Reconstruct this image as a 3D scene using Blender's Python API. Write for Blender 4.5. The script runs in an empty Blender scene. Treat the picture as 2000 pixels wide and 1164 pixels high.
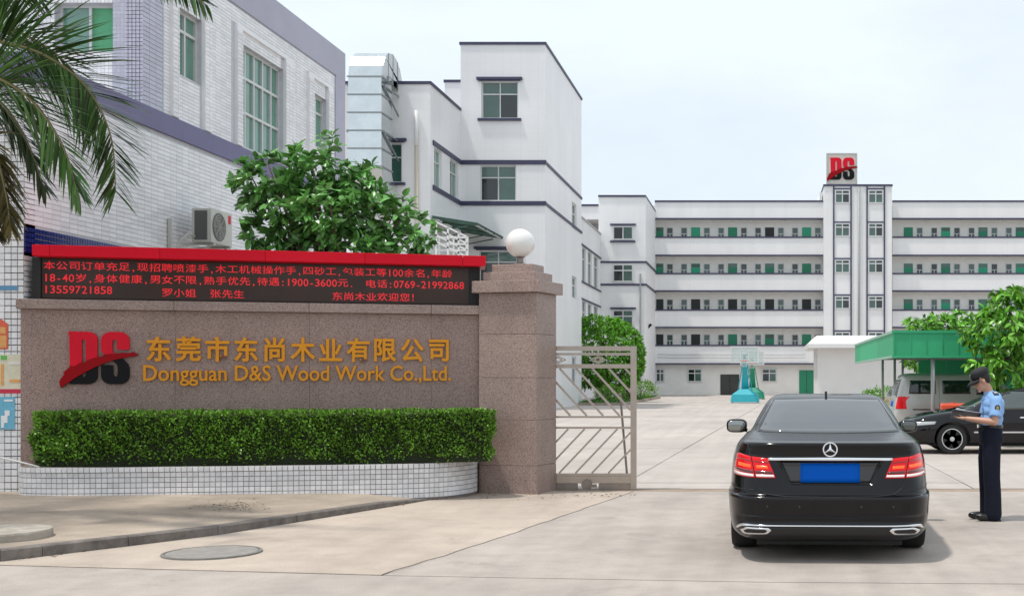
import bpy, bmesh, math, random
import numpy as np
from mathutils import Vector, Matrix
R = math.radians
random.seed(7)
RNG = np.random.default_rng(11)
SC = bpy.context.scene
COL = SC.collection

# ---------------------------------------------------------------- camera, sky, sun
F, PX, PY, CAMZ = 2315.0, 1490.0, 738.0, 1.627      # focal length and vanishing point in photograph pixels
cam_d = bpy.data.cameras.new('camera'); cam = bpy.data.objects.new('camera', cam_d); COL.objects.link(cam)
cam.location = (0, 0, CAMZ); cam.rotation_euler = (R(90), 0, 0)
cam_d.sensor_fit = 'HORIZONTAL'; cam_d.sensor_width = 36; cam_d.lens = F / 2000 * 36
cam_d.shift_x = 0.5 - PX / 2000; cam_d.shift_y = (PY - 582) / 2000
cam_d.clip_start = 0.1; cam_d.clip_end = 6000
SC.camera = cam

SUN_EL, SUN_AZ = 71.0, 244.0                          # compass style: 0 = +Y, 90 = +X
sd = Vector((math.sin(R(SUN_AZ)) * math.cos(R(SUN_EL)), math.cos(R(SUN_AZ)) * math.cos(R(SUN_EL)), math.sin(R(SUN_EL))))
world = bpy.data.worlds.new('World'); SC.world = world; world.use_nodes = True
nt = world.node_tree; nt.nodes.clear()
def wn(t, **k):
    n = nt.nodes.new(t)
    for a, b in k.items(): setattr(n, a, b)
    return n
sky = wn('ShaderNodeTexSky', sky_type='NISHITA', sun_disc=False, sun_elevation=R(SUN_EL), sun_rotation=R(SUN_AZ))
sky.air_density = 1.0; sky.dust_density = 2.0; sky.ozone_density = 1.5
tc = wn('ShaderNodeTexCoord'); mp = wn('ShaderNodeMapping'); mp.inputs['Scale'].default_value = (1.6, 1.6, 4.2); mp.inputs['Location'].default_value = (2.1, 0.7, 1.3)
nz = wn('ShaderNodeTexNoise'); nz.inputs['Scale'].default_value = 1.5; nz.inputs['Detail'].default_value = 8; nz.inputs['Roughness'].default_value = 0.56
cr = wn('ShaderNodeValToRGB'); cr.color_ramp.elements[0].position = 0.34; cr.color_ramp.elements[1].position = 0.56
cr.color_ramp.elements[0].color = (0.80, 0.80, 0.80, 1); cr.color_ramp.elements[1].color = (0.96, 0.96, 0.96, 1)
mix = wn('ShaderNodeMix', data_type='RGBA'); mix.inputs[7].default_value = (8.15, 8.95, 9.6, 1)
bg = wn('ShaderNodeBackground'); bg.inputs['Strength'].default_value = 0.1
out = wn('ShaderNodeOutputWorld')
L = nt.links.new
L(tc.outputs['Generated'], mp.inputs['Vector']); L(mp.outputs[0], nz.inputs['Vector']); L(nz.outputs['Fac'], cr.inputs[0])
L(cr.outputs[0], mix.inputs[0]); L(sky.outputs[0], mix.inputs[6]); L(mix.outputs[2], bg.inputs[0]); L(bg.outputs[0], out.inputs[0])
sun_d = bpy.data.lights.new('sun', 'SUN'); sun_d.energy = 2.4; sun_d.angle = R(3.5); sun_d.color = (1.0, 0.955, 0.89)
sun = bpy.data.objects.new('sun', sun_d); COL.objects.link(sun); sun.location = (0, 0, 60)
sun.rotation_euler = sd.to_track_quat('Z', 'Y').to_euler()
SC.view_settings.view_transform = 'Standard'; SC.view_settings.look = 'None'
SC.view_settings.exposure = 0.20; SC.view_settings.gamma = 1.0
SC.view_settings.use_curve_mapping = False
SC.render.film_transparent = False

# ---------------------------------------------------------------- helpers
def P(x, y, Y):
    """point at depth Y (metres) that the photograph shows at pixel x, y"""
    return Vector(((x - PX) / F * Y, Y, CAMZ - (y - PY) / F * Y))
def Xat(x, Y): return (x - PX) / F * Y
def Zat(y, Y): return CAMZ - (y - PY) / F * Y
WL = {}
def tag(o, label, cat, group=None, kind=None):
    if label: o['label'] = label
    if cat: o['category'] = cat
    if group: o['group'] = group
    if kind: o['kind'] = kind
    return o
def thing(name, label, cat, loc=(0, 0, 0), group=None, rz=0.0):
    o = bpy.data.objects.new(name, None); COL.objects.link(o)
    o.empty_display_size = 0.2
    o.location = loc; o.rotation_euler = (0, 0, rz); WL[o.name] = Vector(loc)
    return tag(o, label, cat, group)
def mesh_obj(name, me, parent=None, loc=None):
    o = bpy.data.objects.new(name, me); COL.objects.link(o)
    if parent is not None: o.parent = parent
    if loc is not None: o.location = loc
    return o
def inst(me, name, parent, loc, rot=None, scale=None):
    """place shared mesh data at a world location below an unrotated parent"""
    o = bpy.data.objects.new(name, me); COL.objects.link(o); o.parent = parent
    loc = Vector(loc); base = WL.get(parent.name, Vector((0, 0, 0))) if parent else Vector((0, 0, 0))
    o.location = loc - base; WL[o.name] = loc
    if rot is not None: o.rotation_euler = rot
    if scale is not None: o.scale = scale
    return o
class MB:
    def __init__(s): s.v = []; s.f = []; s.mi = []
    def add(s, vs, fs, m=0):
        b = len(s.v); s.v += [tuple(v) for v in vs]
        s.f += [tuple(i + b for i in f) for f in fs]; s.mi += [m] * len(fs); return s
    def box(s, x0, x1, y0, y1, z0, z1, m=0):
        return s.add([(x0,y0,z0),(x1,y0,z0),(x1,y1,z0),(x0,y1,z0),(x0,y0,z1),(x1,y0,z1),(x1,y1,z1),(x0,y1,z1)],
              [(0,3,2,1),(4,5,6,7),(0,1,5,4),(1,2,6,5),(2,3,7,6),(3,0,4,7)], m)
    def obox(s, c, a, b, d, m=0):
        """box from centre and three half vectors"""
        c, a, b, d = Vector(c), Vector(a), Vector(b), Vector(d)
        if a.cross(b).dot(d) < 0: a = -a
        vs = [c + i*a + j*b + k*d for k in (-1,1) for j, i in ((-1,-1),(-1,1),(1,1),(1,-1))]
        return s.add(vs, [(0,3,2,1),(4,5,6,7),(0,1,5,4),(1,2,6,5),(2,3,7,6),(3,0,4,7)], m)
    def bar(s, p, q, w, h=None, up=(0,0,1), m=0):
        p, q = Vector(p), Vector(q); d = q - p; h = h or w; up = Vector(up)
        if abs(d.normalized().dot(up)) > 0.99: up = Vector((0,1,0))
        x = d.cross(up).normalized(); y = x.cross(d).normalized()
        return s.obox((p+q)/2, x*w/2, y*h/2, d/2, m)
    def tube(s, pts, rad, n=8, m=0, caps=True):
        pts = [Vector(p) for p in pts]; K = len(pts)
        if not hasattr(rad, '__len__'): rad = [rad]*K
        b = len(s.v); ref = None
        for i, p in enumerate(pts):
            t = (pts[min(i+1,K-1)] - pts[max(i-1,0)]).normalized()
            if ref is None:
                ref = Vector((0,0,1)) if abs(t.z) < 0.9 else Vector((1,0,0))
            x = t.cross(ref).normalized(); y = x.cross(t).normalized(); ref = y
            for k in range(n):
                a = 2*math.pi*k/n
                s.v.append(tuple(p + (x*math.cos(a) + y*math.sin(a))*rad[i]))
        for i in range(K-1):
            for k in range(n):
                k2 = (k+1) % n
                s.f.append((b+i*n+k, b+(i+1)*n+k, b+(i+1)*n+k2, b+i*n+k2)); s.mi.append(m)
        if caps:
            s.f.append(tuple(b+k for k in range(n))); s.mi.append(m)
            s.f.append(tuple(b+(K-1)*n+k for k in reversed(range(n)))); s.mi.append(m)
        return s
    def lathe(s, prof, c=(0,0,0), n=24, axis='z', m=0):
        b = len(s.v); c = Vector(c)
        for r, z in prof:
            for k in range(n):
                a = 2*math.pi*k/n; u, w = r*math.cos(a), r*math.sin(a)
                s.v.append(tuple(c + (Vector((u,w,z)) if axis == 'z' else Vector((z,u,w)) if axis == 'x' else Vector((w,z,u)))))
        for i in range(len(prof)-1):
            for k in range(n):
                k2 = (k+1) % n
                s.f.append((b+i*n+k, b+i*n+k2, b+(i+1)*n+k2, b+(i+1)*n+k)); s.mi.append(m)
        s.f.append(tuple(b+k for k in reversed(range(n)))); s.mi.append(m)
        s.f.append(tuple(b+(len(prof)-1)*n+k for k in range(n))); s.mi.append(m)
        return s
    def prism(s, poly, o, ex, ey, dv, m=0):
        """polygon (u,v) in frame o,ex,ey extruded by vector dv"""
        o, ex, ey, dv = Vector(o), Vector(ex), Vector(ey), Vector(dv); n = len(poly)
        a = [o + ex*u + ey*v for u, v in poly]; bb = [p + dv for p in a]
        return s.add(a + bb, [tuple(range(n)), tuple(range(2*n-1, n-1, -1))] + [(i, i+n, (i+1)%n+n, (i+1)%n) for i in range(n)], m)
    def sell(s, c, r, e=2.0, nu=16, nv=10, m=0, rot=None):
        """super-ellipsoid"""
        def sp(a, p): return math.copysign(abs(a)**p, a)
        b = len(s.v); c = Vector(c); k = 2.0/e
        for i in range(nv+1):
            ph = -math.pi/2 + math.pi*i/nv
            for j in range(nu):
                th = 2*math.pi*j/nu
                q = Vector((r[0]*sp(math.cos(ph),k)*sp(math.cos(th),k), r[1]*sp(math.cos(ph),k)*sp(math.sin(th),k), r[2]*sp(math.sin(ph),k)))
                if rot is not None: q = rot @ q
                s.v.append(tuple(c+q))
        for i in range(nv):
            for j in range(nu):
                j2 = (j+1) % nu
                s.f.append((b+i*nu+j, b+i*nu+j2, b+(i+1)*nu+j2, b+(i+1)*nu+j)); s.mi.append(m)
        return s
    def mesh(s, name, mats, shift=None, smooth=False, bevel=0.0, fixn=False):
        me = bpy.data.meshes.new(name)
        v = s.v if shift is None else [(a-shift[0], b-shift[1], c-shift[2]) for a, b, c in s.v]
        me.from_pydata(v, [], s.f)
        for m in (mats if isinstance(mats, (list, tuple)) else [mats]): me.materials.append(m)
        if max(s.mi or [0]) > 0: me.polygons.foreach_set('material_index', s.mi)
        if bevel > 0 or fixn:
            bm = bmesh.new(); bm.from_mesh(me)
            if fixn:
                bmesh.ops.remove_doubles(bm, verts=bm.verts, dist=1e-5); bmesh.ops.recalc_face_normals(bm, faces=bm.faces)
            if bevel > 0: bmesh.ops.bevel(bm, geom=list(bm.edges), offset=bevel, segments=2, affect='EDGES', profile=0.6, clamp_overlap=True)
            bm.to_mesh(me); bm.free()
        if smooth:
            me.polygons.foreach_set('use_smooth', [True]*len(me.polygons))
            if smooth != True: me.set_sharp_from_angle(angle=R(smooth))
        me.update(); return me
    def build(s, name, mats, parent=None, smooth=False, bevel=0.0, local=False, fixn=False):
        if local: shift = None; w = None
        elif parent is not None: w = WL[parent.name]; shift = w
        else:
            a = np.array(s.v); w = Vector(((a[:,0].min()+a[:,0].max())/2, (a[:,1].min()+a[:,1].max())/2, a[:,2].min())); shift = w
        o = mesh_obj(name, s.mesh(name, mats, shift, smooth, bevel, fixn), parent)
        if not local:
            WL[o.name] = w.copy()
            if parent is None: o.location = w
        return o
def evald(o, name):
    dg = bpy.context.evaluated_depsgraph_get(); dg.update()
    return bpy.data.meshes.new_from_object(o.evaluated_get(dg))
def rects_minus(u0, u1, z0, z1, holes):
    """rectangles that cover u0..u1, z0..z1 except the holes"""
    zs = sorted({z0, z1} | {min(max(h[k], z0), z1) for h in holes for k in (2, 3)}); res = []
    for a, b in zip(zs, zs[1:]):
        if b - a < 1e-4: continue
        hs = sorted((max(h[0], u0), min(h[1], u1)) for h in holes if h[2] < (a+b)/2 < h[3] and h[1] > u0 and h[0] < u1)
        u = u0
        for p, q in hs:
            if p > u + 1e-4: res.append((u, p, a, b))
            u = max(u, q)
        if u < u1 - 1e-4: res.append((u, u1, a, b))
    return res
def wall_holes(mb, o, eu, n, u0, u1, z0, z1, holes, th=0.2, m=0):
    """wall in the plane o + u*eu + z, its outer face in the plane, thickness going inwards (-n)"""
    o, eu, n = Vector(o), Vector(eu).normalized(), Vector(n).normalized()
    for a, b, c, d in rects_minus(u0, u1, z0, z1, holes):
        mb.obox(o + eu*(a+b)/2 - n*th/2 + Vector((0,0,(c+d)/2)), eu*(b-a)/2, n*th/2, Vector((0,0,(d-c)/2)), m)

# ---------------------------------------------------------------- materials
MATS = {}
def mat(name, col, rough=0.6, metal=0.0, var=0.0, vs=4.0, bump=0.0, bs=60.0, coat=0.0, spec=0.5, ior=None, emit=None, es=0.0, island=0.0, trans=0.0, objrand=0.0, spots=0.0, var2=0.0, vs2=0.6, stretch=None, alpha=None, coatr=0.04, streak=0.0):
    m = bpy.data.materials.new(name); m.use_nodes = True; MATS[name] = m
    t = m.node_tree; p = t.nodes['Principled BSDF']; lk = t.links.new
    col = tuple(col) + (1,)
    p.inputs['Base Color'].default_value = col; p.inputs['Roughness'].default_value = rough; p.inputs['Metallic'].default_value = metal
    p.inputs['Coat Weight'].default_value = coat; p.inputs['Coat Roughness'].default_value = coatr; p.inputs['Specular IOR Level'].default_value = spec
    if alpha is not None: p.inputs['Alpha'].default_value = alpha
    if ior: p.inputs['IOR'].default_value = ior
    if emit: p.inputs['Emission Color'].default_value = tuple(emit)+(1,); p.inputs['Emission Strength'].default_value = es
    cur = None
    def coords(sc):
        c = t.nodes.new('ShaderNodeTexCoord'); src = c.outputs['Object']
        g = t.nodes.new('ShaderNodeNewGeometry'); src = g.outputs['Position']
        mpn = t.nodes.new('ShaderNodeMapping'); lk(src, mpn.inputs[0])
        st = stretch or (1,1,1); mpn.inputs['Scale'].default_value = tuple(sc*q for q in st); return mpn.outputs[0]
    def mulby(cur, fac_socket, lo, hi):
        mr = t.nodes.new('ShaderNodeMapRange'); lk(fac_socket, mr.inputs[0]); mr.inputs[3].default_value = lo; mr.inputs[4].default_value = hi
        mr.inputs[1].default_value = 0.25; mr.inputs[2].default_value = 0.75
        vm = t.nodes.new('ShaderNodeVectorMath'); vm.operation = 'SCALE'
        if cur is None: vm.inputs[0].default_value = col[:3]
        else: lk(cur, vm.inputs[0])
        lk(mr.outputs[0], vm.inputs['Scale']); return vm.outputs[0]
    if var > 0:
        n = t.nodes.new('ShaderNodeTexNoise'); lk(coords(vs), n.inputs[0]); n.inputs['Scale'].default_value = 1; n.inputs['Detail'].default_value = 6; n.inputs['Roughness'].default_value = 0.62
        cur = mulby(cur, n.outputs['Fac'], 1-var, 1+var)
    if var2 > 0:
        n = t.nodes.new('ShaderNodeTexNoise'); lk(coords(vs2), n.inputs[0]); n.inputs['Scale'].default_value = 1; n.inputs['Detail'].default_value = 4
        cur = mulby(cur, n.outputs['Fac'], 1-var2, 1+var2)
    if spots > 0:
        n = t.nodes.new('ShaderNodeTexNoise'); lk(coords(1.1), n.inputs[0]); n.inputs['Scale'].default_value = 1; n.inputs['Detail'].default_value = 9; n.inputs['Roughness'].default_value = 0.7; n.inputs['Distortion'].default_value = 0.6
        mr = t.nodes.new('ShaderNodeMapRange'); lk(n.outputs['Fac'], mr.inputs[0]); mr.inputs[1].default_value = 0.56; mr.inputs[2].default_value = 0.68; mr.inputs[3].default_value = 0.25; mr.inputs[4].default_value = 0.75
        cur = mulby(cur, mr.outputs[0], 1.0, 1-spots)
        n = t.nodes.new('ShaderNodeTexNoise'); lk(coords(55), n.inputs[0]); n.inputs['Scale'].default_value = 1; n.inputs['Detail'].default_value = 3
        cur = mulby(cur, n.outputs['Fac'], 1-spots*0.5, 1+spots*0.5)
    if streak > 0:
        n = t.nodes.new('ShaderNodeTexNoise'); gg = t.nodes.new('ShaderNodeNewGeometry'); mq = t.nodes.new('ShaderNodeMapping'); lk(gg.outputs['Position'], mq.inputs[0]); mq.inputs['Scale'].default_value = (3.2, 0.13, 1); mq.inputs['Rotation'].default_value = (0, 0, 0.06); lk(mq.outputs[0], n.inputs[0]); n.inputs['Scale'].default_value = 1; n.inputs['Detail'].default_value = 5
        cur = mulby(cur, n.outputs['Fac'], 1-streak, 1+streak)
    if island > 0:
        g = t.nodes.new('ShaderNodeNewGeometry'); cur = mulby(cur, g.outputs['Random Per Island'], 1-island, 1+island)
    if objrand > 0:
        g = t.nodes.new('ShaderNodeObjectInfo'); cur = mulby(cur, g.outputs['Random'], 1-objrand, 1+objrand)
    if cur is not None: lk(cur, p.inputs['Base Color'])
    if bump > 0:
        n = t.nodes.new('ShaderNodeTexNoise'); lk(coords(bs), n.inputs[0]); n.inputs['Scale'].default_value = 1; n.inputs['Detail'].default_value = 4
        b = t.nodes.new('ShaderNodeBump'); b.inputs['Strength'].default_value = bump; b.inputs['Distance'].default_value = 0.01
        lk(n.outputs['Fac'], b.inputs['Height']); lk(b.outputs[0], p.inputs['Normal'])
    if trans > 0:
        tr = t.nodes.new('ShaderNodeBsdfTranslucent'); mx = t.nodes.new('ShaderNodeMixShader'); mx.inputs[0].default_value = trans
        if cur is not None: lk(cur, tr.inputs[0])
        else: tr.inputs[0].default_value = col
        lk(p.outputs[0], mx.inputs[1]); lk(tr.outputs[0], mx.inputs[2])
        lk(mx.outputs[0], t.nodes['Material Output'].inputs[0])
    return m
def granite(name, base, dark, light, scale=90.0, rough=0.45):
    m = bpy.data.materials.new(name); m.use_nodes = True; t = m.node_tree; p = t.nodes['Principled BSDF']; lk = t.links.new
    g = t.nodes.new('ShaderNodeNewGeometry')
    v = t.nodes.new('ShaderNodeTexVoronoi'); v.inputs['Scale'].default_value = scale; lk(g.outputs['Position'], v.inputs['Vector'])
    cr = t.nodes.new('ShaderNodeValToRGB'); e = cr.color_ramp; e.interpolation = 'CONSTANT'
    e.elements[0].position = 0; e.elements[0].color = dark+(1,); e.elements[1].position = 0.16; e.elements[1].color = base+(1,)
    q = e.elements.new(0.66); q.color = light+(1,); q = e.elements.new(0.86); q.color = tuple(0.8*c for c in base)+(1,)
    sep = t.nodes.new('ShaderNodeSeparateColor'); lk(v.outputs['Color'], sep.inputs[0]); lk(sep.outputs[0], cr.inputs[0])
    n = t.nodes.new('ShaderNodeTexNoise'); n.inputs['Scale'].default_value = 1.7; n.inputs['Detail'].default_value = 5; lk(g.outputs['Position'], n.inputs['Vector'])
    oi = t.nodes.new('ShaderNodeObjectInfo')
    ad = t.nodes.new('ShaderNodeMath'); ad.operation = 'MULTIPLY_ADD'; lk(oi.outputs['Random'], ad.inputs[0]); ad.inputs[1].default_value = 0.25; lk(n.outputs['Fac'], ad.inputs[2])
    mr = t.nodes.new('ShaderNodeMapRange'); lk(ad.outputs[0], mr.inputs[0]); mr.inputs[1].default_value = 0.3; mr.inputs[2].default_value = 0.95; mr.inputs[3].default_value = 0.82; mr.inputs[4].default_value = 1.15
    vm = t.nodes.new('ShaderNodeVectorMath'); vm.operation = 'SCALE'; lk(cr.outputs[0], vm.inputs[0]); lk(mr.outputs[0], vm.inputs['Scale'])
    lk(vm.outputs[0], p.inputs['Base Color']); p.inputs['Roughness'].default_value = rough
    return m
def tiled_paint(name, col, sx, sz, joint=0.82, rough=0.35, streak=0.1):
    """far wall clad with small tiles: joint grid, blotches and faint rain streaks"""
    m = bpy.data.materials.new(name); m.use_nodes = True; t = m.node_tree; p = t.nodes['Principled BSDF']; lk = t.links.new
    g = t.nodes.new('ShaderNodeNewGeometry'); sp = t.nodes.new('ShaderNodeSeparateXYZ'); lk(g.outputs['Position'], sp.inputs[0])
    def mth(op, a, b=None):
        n = t.nodes.new('ShaderNodeMath'); n.operation = op
        for i, q in enumerate((a, b)):
            if q is None: continue
            if isinstance(q, (int, float)): n.inputs[i].default_value = q
            else: lk(q, n.inputs[i])
        return n.outputs[0]
    h = mth('ADD', sp.outputs[0], sp.outputs[1])
    fu = mth('FRACT', mth('DIVIDE', h, sx)); fz = mth('FRACT', mth('DIVIDE', sp.outputs[2], sz))
    j = mth('MAXIMUM', mth('LESS_THAN', fu, 0.07), mth('LESS_THAN', fz, 0.07))
    mp = t.nodes.new('ShaderNodeMapping'); lk(g.outputs['Position'], mp.inputs[0]); mp.inputs['Scale'].default_value = (1.3, 1.3, 0.09)
    n = t.nodes.new('ShaderNodeTexNoise'); n.inputs['Detail'].default_value = 6; n.inputs['Scale'].default_value = 1.0; lk(mp.outputs[0], n.inputs['Vector'])
    n2 = t.nodes.new('ShaderNodeTexNoise'); n2.inputs['Detail'].default_value = 3; n2.inputs['Scale'].default_value = 0.35; lk(g.outputs['Position'], n2.inputs['Vector'])
    f = mth('ADD', mth('MULTIPLY', mth('SUBTRACT', n.outputs['Fac'], 0.5), 2*streak), mth('MULTIPLY', mth('SUBTRACT', n2.outputs['Fac'], 0.5), 0.18))
    f = mth('MULTIPLY', mth('ADD', f, 1.0), mth('SUBTRACT', 1.0, mth('MULTIPLY', j, 1-joint)))
    vm = t.nodes.new('ShaderNodeVectorMath'); vm.operation = 'SCALE'; vm.inputs[0].default_value = col; lk(f, vm.inputs['Scale'])
    lk(vm.outputs[0], p.inputs['Base Color']); p.inputs['Roughness'].default_value = rough
    return m
G1 = granite('granite_wall', (0.315, 0.215, 0.187), (0.15, 0.10, 0.087), (0.41, 0.29, 0.255), 130)
G2 = granite('granite_pillar', (0.34, 0.245, 0.213), (0.17, 0.12, 0.103), (0.43, 0.325, 0.285), 130)
TILE = mat('white_glazed_tile', (0.74, 0.74, 0.76), 0.22, var=0.05, vs=3, objrand=0.07, island=0.07)
GROUT = mat('grout', (0.20, 0.165, 0.155), 0.9, var=0.15, vs=20)
GROUT2 = mat('grout_grey', (0.56, 0.56, 0.60), 0.9, var=0.12, vs=8)
TILE2 = mat('pale_strip_tile', (0.82, 0.815, 0.835), 0.3, var=0.06, vs=1.2, island=0.06, var2=0.07, vs2=0.5)
LAV = mat('lavender_grey_paint', (0.43, 0.42, 0.52), 0.6, var=0.05, vs=3, var2=0.06)
BAND = mat('blue_grey_band', (0.155, 0.145, 0.265), 0.55, var=0.06, vs=3)
NAVY = mat('navy_trim', (0.05, 0.05, 0.10), 0.5, var=0.1, vs=2)
BLUETILE = mat('cobalt_tile', (0.012, 0.018, 0.17), 0.2, island=0.15, objrand=0.15)
WHITEW = tiled_paint('white_tiled_wall', (0.83, 0.825, 0.835), 0.9, 0.45, 0.97, 0.35, 0.07)
WHITEF = tiled_paint('white_far_wall', (0.825, 0.82, 0.82), 3.0, 1.5, 0.98, 0.6, 0.07)
CREAM = mat('corridor_wall', (0.80, 0.785, 0.75), 0.8, var=0.06, vs=0.8)
ALU = mat('white_aluminium', (0.62, 0.63, 0.63), 0.4, metal=0.2, var=0.05)
GLASSG = mat('green_glass', (0.035, 0.10, 0.075), 0.06, spec=0.8, ior=1.6, var=0.35, vs=0.7)
GLASSL = mat('teal_glass', (0.13, 0.29, 0.22), 0.05, spec=0.8, ior=1.6, var=0.25, vs=0.9)
GLASSD = mat('dark_glass', (0.012, 0.02, 0.02), 0.06, spec=0.7, ior=1.55, var=0.4, vs=1.0)
BLIND = mat('green_blind', (0.10, 0.40, 0.20), 0.4, var=0.12, vs=6, stretch=(1,1,0.02))
GDOOR = mat('green_door', (0.015, 0.30, 0.16), 0.45, objrand=0.25)
GFAR = mat('far_pane', (0.05, 0.085, 0.075), 0.1, spec=0.7, objrand=0.6)
REDP = mat('red_panel', (0.66, 0.008, 0.025), 0.4, spec=0.12, var=0.05, vs=2, objrand=0.06)
BLACK = mat('black_matte', (0.012, 0.012, 0.013), 0.6)
LEDB = mat('led_screen', (0.045, 0.022, 0.014), 0.25, spec=0.35, var=0.3, vs=1.5)
LEDT = mat('led_red', (0.5, 0.01, 0.02), 0.5, emit=(1.0, 0.018, 0.03), es=0.45)
GOLD = mat('gold_letter', (0.74, 0.30, 0.02), 0.4, metal=0.1, spec=0.2, var=0.05, vs=6)
LOGOR = mat('logo_red', (0.70, 0.010, 0.03), 0.35, spec=0.12)
LOGOD = mat('logo_dark_red', (0.30, 0.004, 0.008), 0.4, spec=0.1)
LOGOK = mat('logo_black', (0.006, 0.006, 0.007), 0.4, spec=0.15)
GLOBE = mat('opal_globe', (0.80, 0.79, 0.77), 0.18, coat=0.3)
STEEL = mat('stainless_steel', (0.40, 0.345, 0.30), 0.3, metal=0.75, var=0.1, vs=5)
STEELD = mat('worn_steel', (0.26, 0.22, 0.19), 0.5, metal=0.5, var=0.2, vs=8)
DUCT = mat('galvanised_duct', (0.66, 0.70, 0.71), 0.16, metal=0.95, bump=0.5, bs=1.8, var=0.1, vs=1.5)
DUCTD = mat('duct_flange', (0.30, 0.33, 0.34), 0.4, metal=0.7)
CONC = mat('concrete', (0.46, 0.385, 0.32), 0.85, var=0.13, vs=2.2, var2=0.17, vs2=0.45, spots=0.18, streak=0.07, bump=0.25, bs=45)
CONCG = mat('concrete_grey', (0.40, 0.35, 0.312), 0.85, var=0.13, vs=2.6, var2=0.15, vs2=0.5, spots=0.18, streak=0.09, bump=0.25, bs=45)
CONCY = mat('concrete_yard', (0.445, 0.395, 0.36), 0.85, var=0.08, vs=0.9, var2=0.12, vs2=0.2, spots=0.14, streak=0.08)
CONCS = mat('concrete_sidewalk', (0.36, 0.295, 0.235), 0.9, var=0.16, vs=3.0, var2=0.28, vs2=0.7, spots=0.25, bump=0.35, bs=50)
KERBM = mat('kerb_stone', (0.165, 0.145, 0.13), 0.9, var=0.45, vs=7, var2=0.2, bump=0.6, bs=40)
JOINT = mat('joint_dirt', (0.11, 0.10, 0.09), 1.0, var=0.2, vs=3)
LEAF1 = mat('glossy_leaf', (0.13, 0.32, 0.075), 0.25, island=0.5, trans=0.18, spec=0.55)
LEAF2 = mat('drooping_leaf', (0.145, 0.37, 0.035), 0.35, island=0.55, trans=0.22, spec=0.5)
LEAFH = mat('hedge_leaf', (0.15, 0.31, 0.036), 0.38, island=0.6, trans=0.15, var2=0.4, vs2=2.5)
LEAFR = mat('feathery_leaf', (0.15, 0.40, 0.03), 0.5, island=0.5, trans=0.25, var2=0.2, vs2=0.5)
LEAFP = mat('palm_leaflet', (0.045, 0.105, 0.026), 0.34, objrand=0.5, island=0.5, trans=0.10)
LEAFB = mat('palm_leaflet_dry', (0.105, 0.085, 0.022), 0.45, objrand=0.5, island=0.5, trans=0.12)
HCORE = mat('hedge_dark_core', (0.018, 0.026, 0.010), 0.95)
BARK = mat('bark', (0.12, 0.085, 0.06), 0.9, var=0.3, vs=9, bump=0.8, bs=30, stretch=(1,1,0.25))
RACHIS = mat('palm_rachis', (0.20, 0.17, 0.07), 0.5)
GRASS = mat('grass', (0.07, 0.19, 0.03), 0.7, island=0.5, trans=0.1)
PAINT = mat('black_car_paint', (0.003, 0.003, 0.0045), 0.3, coat=0.8, spec=0.0, coatr=0.13)
PAINT2 = mat('dark_car_paint', (0.004, 0.004, 0.006), 0.3, coat=0.9, spec=0.0)
SILVER = mat('silver_van_paint', (0.50, 0.49, 0.47), 0.35, metal=0.3, coat=0.6)
YELLOW = mat('yellow_car_paint', (0.72, 0.36, 0.02), 0.3, coat=0.8)
AUTOG = mat('car_glass', (0.035, 0.04, 0.045), 0.03, spec=1.0, ior=2.0)
AUTOG2 = mat('car_side_glass', (0.03, 0.045, 0.042), 0.04, spec=0.9, ior=1.7)
CHROME = mat('chrome', (0.82, 0.83, 0.84), 0.08, metal=1.0)
RUBBER = mat('tyre_rubber', (0.014, 0.014, 0.014), 0.8)
ALLOY = mat('alloy_rim', (0.58, 0.585, 0.59), 0.28, metal=0.85)
PLASTIC = mat('black_plastic', (0.014, 0.014, 0.015), 0.45)
LAMPR = mat('tail_light_red', (0.55, 0.004, 0.010), 0.15, coat=0.5, spec=0.1, emit=(1.0, 0.01, 0.012), es=0.16)
LAMPO = mat('brake_light_glow', (0.6, 0.06, 0.01), 0.2, emit=(1.0, 0.085, 0.012), es=1.1)
LAMPK = mat('tail_light_dark', (0.10, 0.002, 0.004), 0.1, coat=1.0)
LAMPW = mat('tail_light_white', (0.80, 0.74, 0.74), 0.15, coat=1.0, emit=(1, 0.8, 0.78), es=0.15)
PLATE = mat('blue_number_plate', (0.0, 0.095, 0.50), 0.6, spec=0.1)
GCAN = mat('green_sheet_metal', (0.045, 0.42, 0.20), 0.45, spec=0.3, var=0.06, vs=1.5, objrand=0.08)
GCANL = mat('green_sheet_edge', (0.30, 0.47, 0.38), 0.5, var=0.2, vs=4)
GREYP = mat('grey_painted_pole', (0.36, 0.37, 0.37), 0.45, var=0.08, vs=4)
AWN = mat('awning_sheet', (0.06, 0.15, 0.11), 0.4, trans=0.18, var=0.15, vs=1.0)
WHITEP = mat('white_paint', (0.74, 0.74, 0.73), 0.45, var=0.05, vs=2)
ACW = mat('ac_casing', (0.56, 0.56, 0.51), 0.45, var=0.06, vs=4)
ACG = mat('ac_grille', (0.16, 0.165, 0.155), 0.5)
HOOPB = mat('hoop_blue', (0.03, 0.42, 0.50), 0.4, var=0.08, vs=3)
HOOPG = mat('hoop_green', (0.02, 0.30, 0.19), 0.45, var=0.08, vs=3)
ACRYL = mat('backboard_acrylic', (0.55, 0.68, 0.66), 0.15, alpha=0.35)
ORANGE = mat('orange_plastic', (0.75, 0.09, 0.035), 0.45, var=0.05, vs=3)
SKIN = mat('skin', (0.53, 0.29, 0.20), 0.5, var=0.08, vs=18)
HAIR = mat('hair', (0.012, 0.009, 0.008), 0.5)
SHIRT = mat('blue_shirt', (0.235, 0.42, 0.72), 0.75, var=0.06, vs=14, bump=0.5, bs=22)
NAVYC = mat('navy_trousers', (0.010, 0.012, 0.024), 0.85, spec=0.2, bump=0.5, bs=18)
CAPM = mat('black_cap', (0.012, 0.012, 0.016), 0.75)
LEATHER = mat('black_leather', (0.010, 0.010, 0.011), 0.28)
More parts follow.
